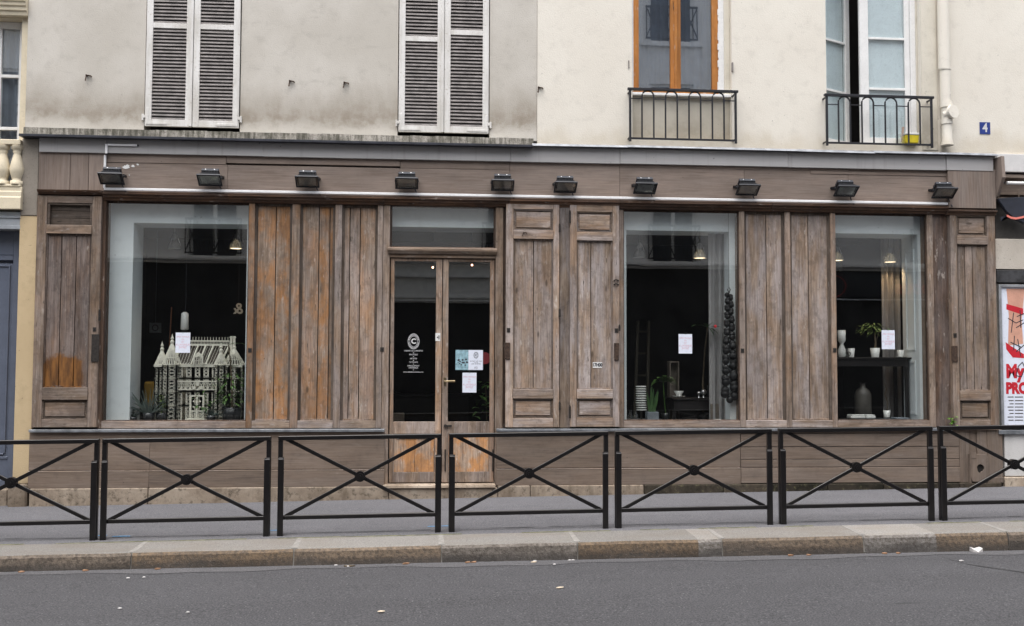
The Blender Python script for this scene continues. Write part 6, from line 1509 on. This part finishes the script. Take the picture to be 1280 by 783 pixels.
# ------------------------------------------------------------------ right neighbour shop
n0 = X(1248.5, 400, -.02)
ns = thing('shopfront', 'shabby pale neighbouring shopfront with a rolled dark awning and a tall poster', 'shopfront', (n0, 0, 0)); oN = (n0, 0, 0)
def zn(py, Y=-.05): return Zz(1262, py, Y)
mb = MB(); mb.box(X(1246.5, 200, -.05), 14, -.055, .2, zn(215), 4.435); mb.build('fascia_board', simple('chipped_white_board', (.62, .61, .60), .6, var=.06, scale=10), ns, .004, oN)
mb = MB(); mb.rnd(.1, .5, 1.1); mb.box(n0 - .02, 14, .05, .3, zn(248), zn(215.5)); mb.rnd(.1, .5, 1.3); mb.box(n0, 14, -.0, .06, zn(243), zn(240)); mb.rnd(.1, .5, 1.3); mb.box(n0, 14, -.03, .06, zn(222), zn(218)); mb.rnd(.2, .4, .9); mb.box(n0 + .0, 14, .0, .06, zn(249), zn(246.5)); mb.rnd(0, .6, 1.3); mb.box(X(1273, 240) - .008, X(1273, 240) + .008, -.012, -.001, zn(247), zn(236)); mb.build('awning_housing', mRiser, ns, .004, oN)
mb = MB(); mb.tube([(X(1258.5, 229, -.1), -.1, zn(229, -.1)), (14, -.1, zn(229, -.1) + .02)], .022, 10); mb.k = 1; x = X(1250.5, 217, -.12); mb.box(x - .012, x + .012, -.13, -.056, zn(227, -.12), zn(209, -.12)); mb.tube([(x, -.12, zn(226, -.12)), (x + .06, -.11, zn(229, -.11))], .014, 6); mb.build('awning_arm', [mWhiteP, mIron], ns, 0, oN)
mb = MB()
pts = [(1248.5, 248), (1285, 246), (1300, 281), (1280, 279), (1268, 273), (1258, 264), (1250, 252)]
pp = [(P(x, y, -.10).x, P(x, y, -.10).z) for x, y in pts]; mb.prism(list(reversed(pp)), -.10, -.04)
for k in range(2): c0 = P(1250 + 3 * k, 272 + 2 * k, -.05); mb.poly([tuple(c0), tuple(P(1262, 268, -.05)), tuple(P(1264, 271, -.05)), tuple(P(1252, 277, -.05))])
aw = mb.build('awning', mNavy, ns, .006, oN)
mb = MB(); cpts = [P(x, y, -.115) for x, y in ((1259, 269.5), (1264, 272), (1270, 273), (1278, 271.5), (1290, 268))]
for p, q in zip(cpts, cpts[1:]): mb.hexa([(p.x, -.115, p.z - .016), (q.x, -.115, q.z - .016), (q.x, -.101, q.z - .016), (p.x, -.101, p.z - .016), (p.x, -.115, p.z + .010), (q.x, -.115, q.z + .010), (q.x, -.101, q.z + .010), (p.x, -.101, p.z + .010)])
sub(mb, 'awning_trim', mCoral, aw, oN)
mb = MB(); mb.box(n0 - .03, 14, .12, .3, zn(300), zn(248)); mb.build('recess_panel', simple('dark_recess_board', (.075, .07, .065), .8, var=.3, scale=4), ns, 0, oN)  # dark grey board set back below the awning housing
mb = MB(); mb.rnd(.0, .2, 1.9); mb.box(n0 - .02, 14, -.01, .3, zn(337, 0), zn(299, 0)); mb.build('lower_board', plaster('stained_cream_board', (.45, .40, .34), (.55, .51, .45), (.3, .25, .2), None, .5, .4), ns, .005, oN)
mb = MB(); mb.box(n0 - .025, 14, -.035, .3, zn(353.5, -.03), zn(338, -.03)); mb.build('stall_rail', simple('worn_black_rail', (.035, .035, .038), .7, var=.6, scale=12), ns, .006, oN)
mb = MB(); mb.box(n0 - .03, 14, .03, .3, zn(541), zn(354)); mb.build('wall', mPlCream, ns, 0, oN)
mb = MB(); mb.box(X(1255, 570), 14, -.02, .3, zn(595.5, -.02), zn(543, -.02)); mb.build('riser', plaster('stained_white_riser', (.52, .51, .49), (.64, .63, .62), (.3, .28, .25), None, .8, .3), ns, .005, oN)
mb = MB().rnd(0, 0, 1.5); mb.box(X(1254, 600), 14, -.05, .3, -.4, zn(596.5, -.04)); mb.build('plinth', mPlinth, ns, .01, oN)
mb = MB(); mb.box(X(1248.5, 540, -.05), 14, -.06, .03, zn(543, -.05), zn(538, -.05)); mb.build('sill', mZincSill, ns, .003, oN)
# film poster in an aluminium frame
q0 = X(1249.5, 440, -.03); q1 = q0 + 1.05; zp1, zp0 = zn(356, -.03), zn(535, -.03); t = thing('framed_poster', 'tall white advertising poster with red lettering and black scribbles in a grey metal frame', 'poster', (q0, -.02, zp0)); o = (q0, -.02, zp0)
mb = MB()
for (a, b, c, d) in ((q0, q0 + .035, zp0, zp1), (q1 - .035, q1, zp0, zp1), (q0 + .035, q1 - .035, zp0, zp0 + .035), (q0 + .035, q1 - .035, zp1 - .035, zp1)): mb.box(a, b, -.05, -.005, c, d)
sub(mb, 'frame', mZinc, t, o, .004)
mb = MB(); yp = -.025; mb.box(q0 + .034, q1 - .034, yp, yp + .006, zp0 + .034, zp1 - .034); mb.k = 1
def pp_(px, py): a = P(px, py, yp - .001); return a.x, a.z
def shape(pts, k, y): mb.k = k; mb.poly([(pp_(a, b)[0], y, pp_(a, b)[1]) for a, b in pts])
shape([(1258, 361), (1281, 361), (1277, 400), (1279, 430), (1260, 432), (1261, 395)], 1, yp - .001)      # plain skin-toned bar, red band and wedge as a generic print
shape([(1258, 380), (1279, 386), (1279, 394), (1258, 387)], 2, yp - .0015)
shape([(1257, 428), (1264, 433), (1280, 443), (1280, 448), (1266, 447), (1258, 437)], 2, yp - .0015)
mb.k = 2
for tx, py, s in (('My', 465, .24), ('PRO', 486, .19)): a = pp_(1257.5, py); mb.text(tx, s, a[0], yp - .0015, a[1], 'LEFT', thick=.012, sx=.82)
mb.k = 3
for i, py in enumerate((496.5, 501, 505, 509, 513, 517, 521.5, 525.5)):
    for a, b in ((1259.5 + (i % 3) * 1.2, 1267), (1268.5, 1279)):
        u, v = pp_(a, py), pp_(b, py); mb.quad((u[0], yp - .0012, u[1] - .006), (v[0], yp - .0012, u[1] - .006), (v[0], yp - .0012, u[1] + .006), (u[0], yp - .0012, u[1] + .006))
def stroke(pts, w=.012):
    mb.k = 4; pq = [pp_(a, b) for a, b in pts]
    for (a, b), (c, d) in zip(pq, pq[1:]):
        L = math.hypot(c - a, d - b) or 1; ux, uz = -(d - b) / L * w / 2, (c - a) / L * w / 2
        mb.quad((a - ux, yp - .002, b - uz), (c - ux, yp - .002, d - uz), (c + ux, yp - .002, d + uz), (a + ux, yp - .002, b + uz))
for st in ([(1260, 398), (1270, 404), (1279, 400)], [(1267, 391), (1264, 416)], [(1271, 396), (1281, 392)], [(1275, 388), (1276, 410)], [(1270, 410), (1283, 402)], [(1263, 428), (1276, 434)], [(1268, 420), (1267, 438)], [(1272, 424), (1276, 446)], [(1270, 440), (1282, 430)], [(1270, 470), (1273, 458), (1278, 453), (1281, 460), (1277, 471), (1270, 470)]): stroke(st)
sub(mb, 'poster_sheet', [mPaper, mSkinInk, mRedS, mTerra, mBlackInk], t, o)

# ------------------------------------------------------------------ building across the street (seen only as reflections)
YO = -13.92
def OX(px, py, D=14.0): return P(px, py, D).x
bO = thing('apartment_building', 'cream apartment building across the street, seen mirrored in the shop glass', 'building', (0, YO, 0)); oO = (0, YO, 0)
holes = []; wins = []
cols = [-22, -18.5, -15, -11.6, OX(237, 300) , -2.2, 1.6, OX(813, 50), 9.7, 13.2, 16.8, 20.4]
for cx in cols:
    holes.append((cx, cx + 1.22, 4.45, 6.7)); holes.append((cx, cx + 1.22, 7.35, 9.25)); holes.append((cx, cx + 1.22, 10.4, 11.7))
mb = MB(); wall_holes(mb, -26, 30, 4.25, 12.0, YO, .3, holes, flip=-1, back=False)
for h in holes:
    mb.box(h[0] - .25, h[1] + .25, YO + .001, YO + .12, h[2] - .14, h[2] - .02)
mb.profile([(YO + .001, 4.30), (YO + .14, 4.34), (YO + .14, 4.40), (YO + .001, 4.42)], -26, 30)
mPlOpp = plaster('opposite_render', (.74, .73, .71), (.80, .79, .77), (.4, .38, .35), None, .2, .1)
mb.build('wall', mPlOpp, bO, 0, oO)
mb = MB(); g = MB(); ir = MB()
for (a, b, c, d) in holes:
    y = YO - .12
    for (p, q) in ((a, a + .07), (b - .07, b), ((a + b) / 2 - .05, (a + b) / 2 + .05)): mb.box(p, q, y, y + .06, c, d)
    mb.box(a + .07, b - .07, y + .001, y + .059, d - .07, d); g.box(a, b, y + .02, y + .026, c, d); g.box(a - .2, b + .2, y - .4, y - .35, c, d)
    z1 = c + .9
    ir.box(a - .1, b + .1, YO + .06, YO + .10, z1, z1 + .05); ir.box(a - .1, b + .1, YO + .06, YO + .10, c + .04, c + .08)
    for k in range(13): x = a - .08 + (b - a + .16) * k / 12; ir.box(x - .012, x + .012, YO + .07, YO + .09, c + .08, z1)
    for k in range(4):
        xa = a - .08 + (b - a + .16) * k / 4; xb = a - .08 + (b - a + .16) * (k + 1) / 4
        ir.tube([(xa, YO + .08, c + .1), (xb, YO + .08, z1)], .02, 4); ir.tube([(xb, YO + .08, c + .1), (xa, YO + .08, z1)], .02, 4)
wo = mb.build('window', mWhiteP, bO, 0, oO); sub(g, 'pane', mDoorBlue2, wo, oO); ir.build('balcony_railing', mIron, bO, 0, oO)
mb = MB(); mb.box(-26, -1.9, YO - .3, YO - .05, -.1, 4.25); mb.box(3.3, 30, YO - .3, YO - .05, -.1, 4.25); mb.build('shop_wall', mDarkRoom, bO, 0, oO)
mb = MB(); mb.box(-1.9, 3.3, YO - .3, YO, 3.28, 4.25); mb.box(-1.9, 3.3, YO, YO + .10, 3.95, 4.03); mb.box(-1.9, 3.3, YO, YO + .06, 3.40, 3.45); mb.box(-1.9, 3.3, YO, YO + .05, 3.32, 3.36); mb.build('entablature', simple('grey_limestone', (.62, .62, .61), .8), bO, 0, oO)
mb = MB(); mb.box(-1.9, 3.3, YO - .3, YO - .05, -.1, 3.279); mb.build('porch', mDarkRoom, bO, 0, oO)
mb = MB(); s0 = OX(1075, 345); mb.box(s0 - 1.6, s0 + 2.4, YO - .049, YO + .02, 3.55, 4.2); mb.k = 1; mb.text('bbus', .55, s0 + 2.0, YO + .024, 3.80, 'LEFT', thick=.02, sx=1.0, back=True); ring(mb, s0 - .8, 3.82, .42, .32, .03, YO + .024); mb.k = 2; mb.box(s0 - 2.2, 30, YO + .0, YO + .05, 3.45, 3.49)
mb.build('shop_sign', [mDarkSh, simple('dull_red_letters', (.30, .03, .03), .5), mZinc], bO, 0, oO)
mb = MB(); mb.box(-26, 30, YO - 6, YO - 5.5, 0, 12); mb.box(-26, 30, YO - 6, YO - .3, 11.9, 12.2); mb.build('rear_wall', mPlOpp, bO, 0, oO)

# ------------------------------------------------------------------ litter in the gutter
def flat_scrap(name, lbl, cat, px, py, L, W, mat, grp=None, road=True, curl=.3):
    p = onroad(px, py) if road else onpave(px, py); p.y = min(p.y, -3.13); p.z = roadz(p.x, p.y) + .004; m = MB(); n = 6; th = random.uniform(0, 3.14)
    top = []; 
    for k in range(n):
        a = 2 * math.pi * k / n; u, v = L / 2 * math.cos(a) * random.uniform(.7, 1.1), W / 2 * math.sin(a) * random.uniform(.7, 1.1)
        top.append((u * math.cos(th * .2) - v * math.sin(th * .2), u * math.sin(th * .2) + v * math.cos(th * .2), .006 + curl * L * random.uniform(0, .5)))
    c = (0, 0, .012 + curl * L * .2); 
    for k in range(n): m.poly([c, top[k], top[(k + 1) % n]])
    for k in range(n): a, b = top[k], top[(k + 1) % n]; m.quad((a[0], a[1], .003), (b[0], b[1], .003), b, a)
    o = m.build(name, mat); o.location = p
    return tag(o, lbl, cat, grp)
flat_scrap('crumpled_tissue', 'crumpled white tissue lying in the gutter by the kerb near the road crack', 'tissue', 1213, 688.5, .11, .12, mLitter[1], curl=.9)
flat_scrap('cigarette_butt', 'white cigarette end beside the crack in the road', 'litter', 1202, 702.5, .06, .03, mLitter[1], curl=.2)
G1 = 'dry leaf scraps along the gutter'
for i, (px, py) in enumerate(((31, 714.5), (111, 712), (199, 711), (508, 703), (584, 701), (591, 700.5), (981, 692), (1003, 691.5), (1099, 690.5), (1115, 690))):
    flat_scrap('leaf_scrap', 'small dry orange-brown leaf scrap in the gutter against the kerb', 'litter', px, py, random.uniform(.05, .08), .04, mLitter[0], G1)
G2 = 'pale paper scraps on the road'
for px, py in ((160, 724), (180, 723), (420, 707.5), (435, 709.5), (666, 698.5), (708, 696.5), (713, 697.5), (693, 707), (235, 767), (150, 762)):
    flat_scrap('paper_scrap', 'tiny pale paper scrap on the grey road', 'litter', px, py, random.uniform(.03, .05), .024, mLitter[1], G2, curl=.15)
flat_scrap('dead_leaf', 'dark dead leaf flat on the road near the kerb joint', 'litter', 436, 709, .11, .07, mBranch, curl=.15)
for px, py in ((476, 766), (667, 704), (700, 736)): flat_scrap('straw_scrap', 'straw-coloured scrap lying on the grey road', 'litter', px, py, .07, .035, mLitter[2], 'straw scraps on the road', curl=.1)
for px, py in ((624, 621), (313, 636)): pass

# ------------------------------------------------------------------ light
w = bpy.data.worlds.new('World'); SC.world = w; w.use_nodes = True
nt = w.node_tree; bg = nt.nodes['Background']
sky = nt.nodes.new('ShaderNodeTexSky'); sky.sky_type = 'NISHITA'; sky.sun_disc = False
EL, AZ = 72, -157
sky.sun_elevation = R(EL); sky.sun_rotation = R(AZ); sky.air_density = 1.0; sky.dust_density = 4.0; sky.ozone_density = 1.0
hs = nt.nodes.new('ShaderNodeHueSaturation'); hs.inputs['Saturation'].default_value = .38
nt.links.new(sky.outputs[0], hs.inputs['Color']); nt.links.new(hs.outputs[0], bg.inputs[0]); bg.inputs[1].default_value = .15
d = Vector((math.sin(R(AZ)) * math.cos(R(EL)), math.cos(R(AZ)) * math.cos(R(EL)), math.sin(R(EL))))
sl = bpy.data.lights.new('sun', 'SUN'); sl.energy = 1.4; sl.angle = R(80); sl.color = (1, .975, .945)
so = bpy.data.objects.new('sun', sl); COL.objects.link(so); so.rotation_euler = d.to_track_quat('Z', 'Y').to_euler()
SC.view_settings.view_transform = 'Standard'; SC.view_settings.look = 'None'; SC.view_settings.gamma = 1; SC.view_settings.exposure = 1.1
SC.render.engine = 'CYCLES'; SC.cycles.max_bounces = 10; SC.cycles.transparent_max_bounces = 24; SC.cycles.diffuse_bounces = 4; SC.cycles.glossy_bounces = 4
SC.cycles.use_denoising = True; SC.cycles.caustics_reflective = False; SC.cycles.caustics_refractive = False; SC.cycles.sample_clamp_indirect = 4
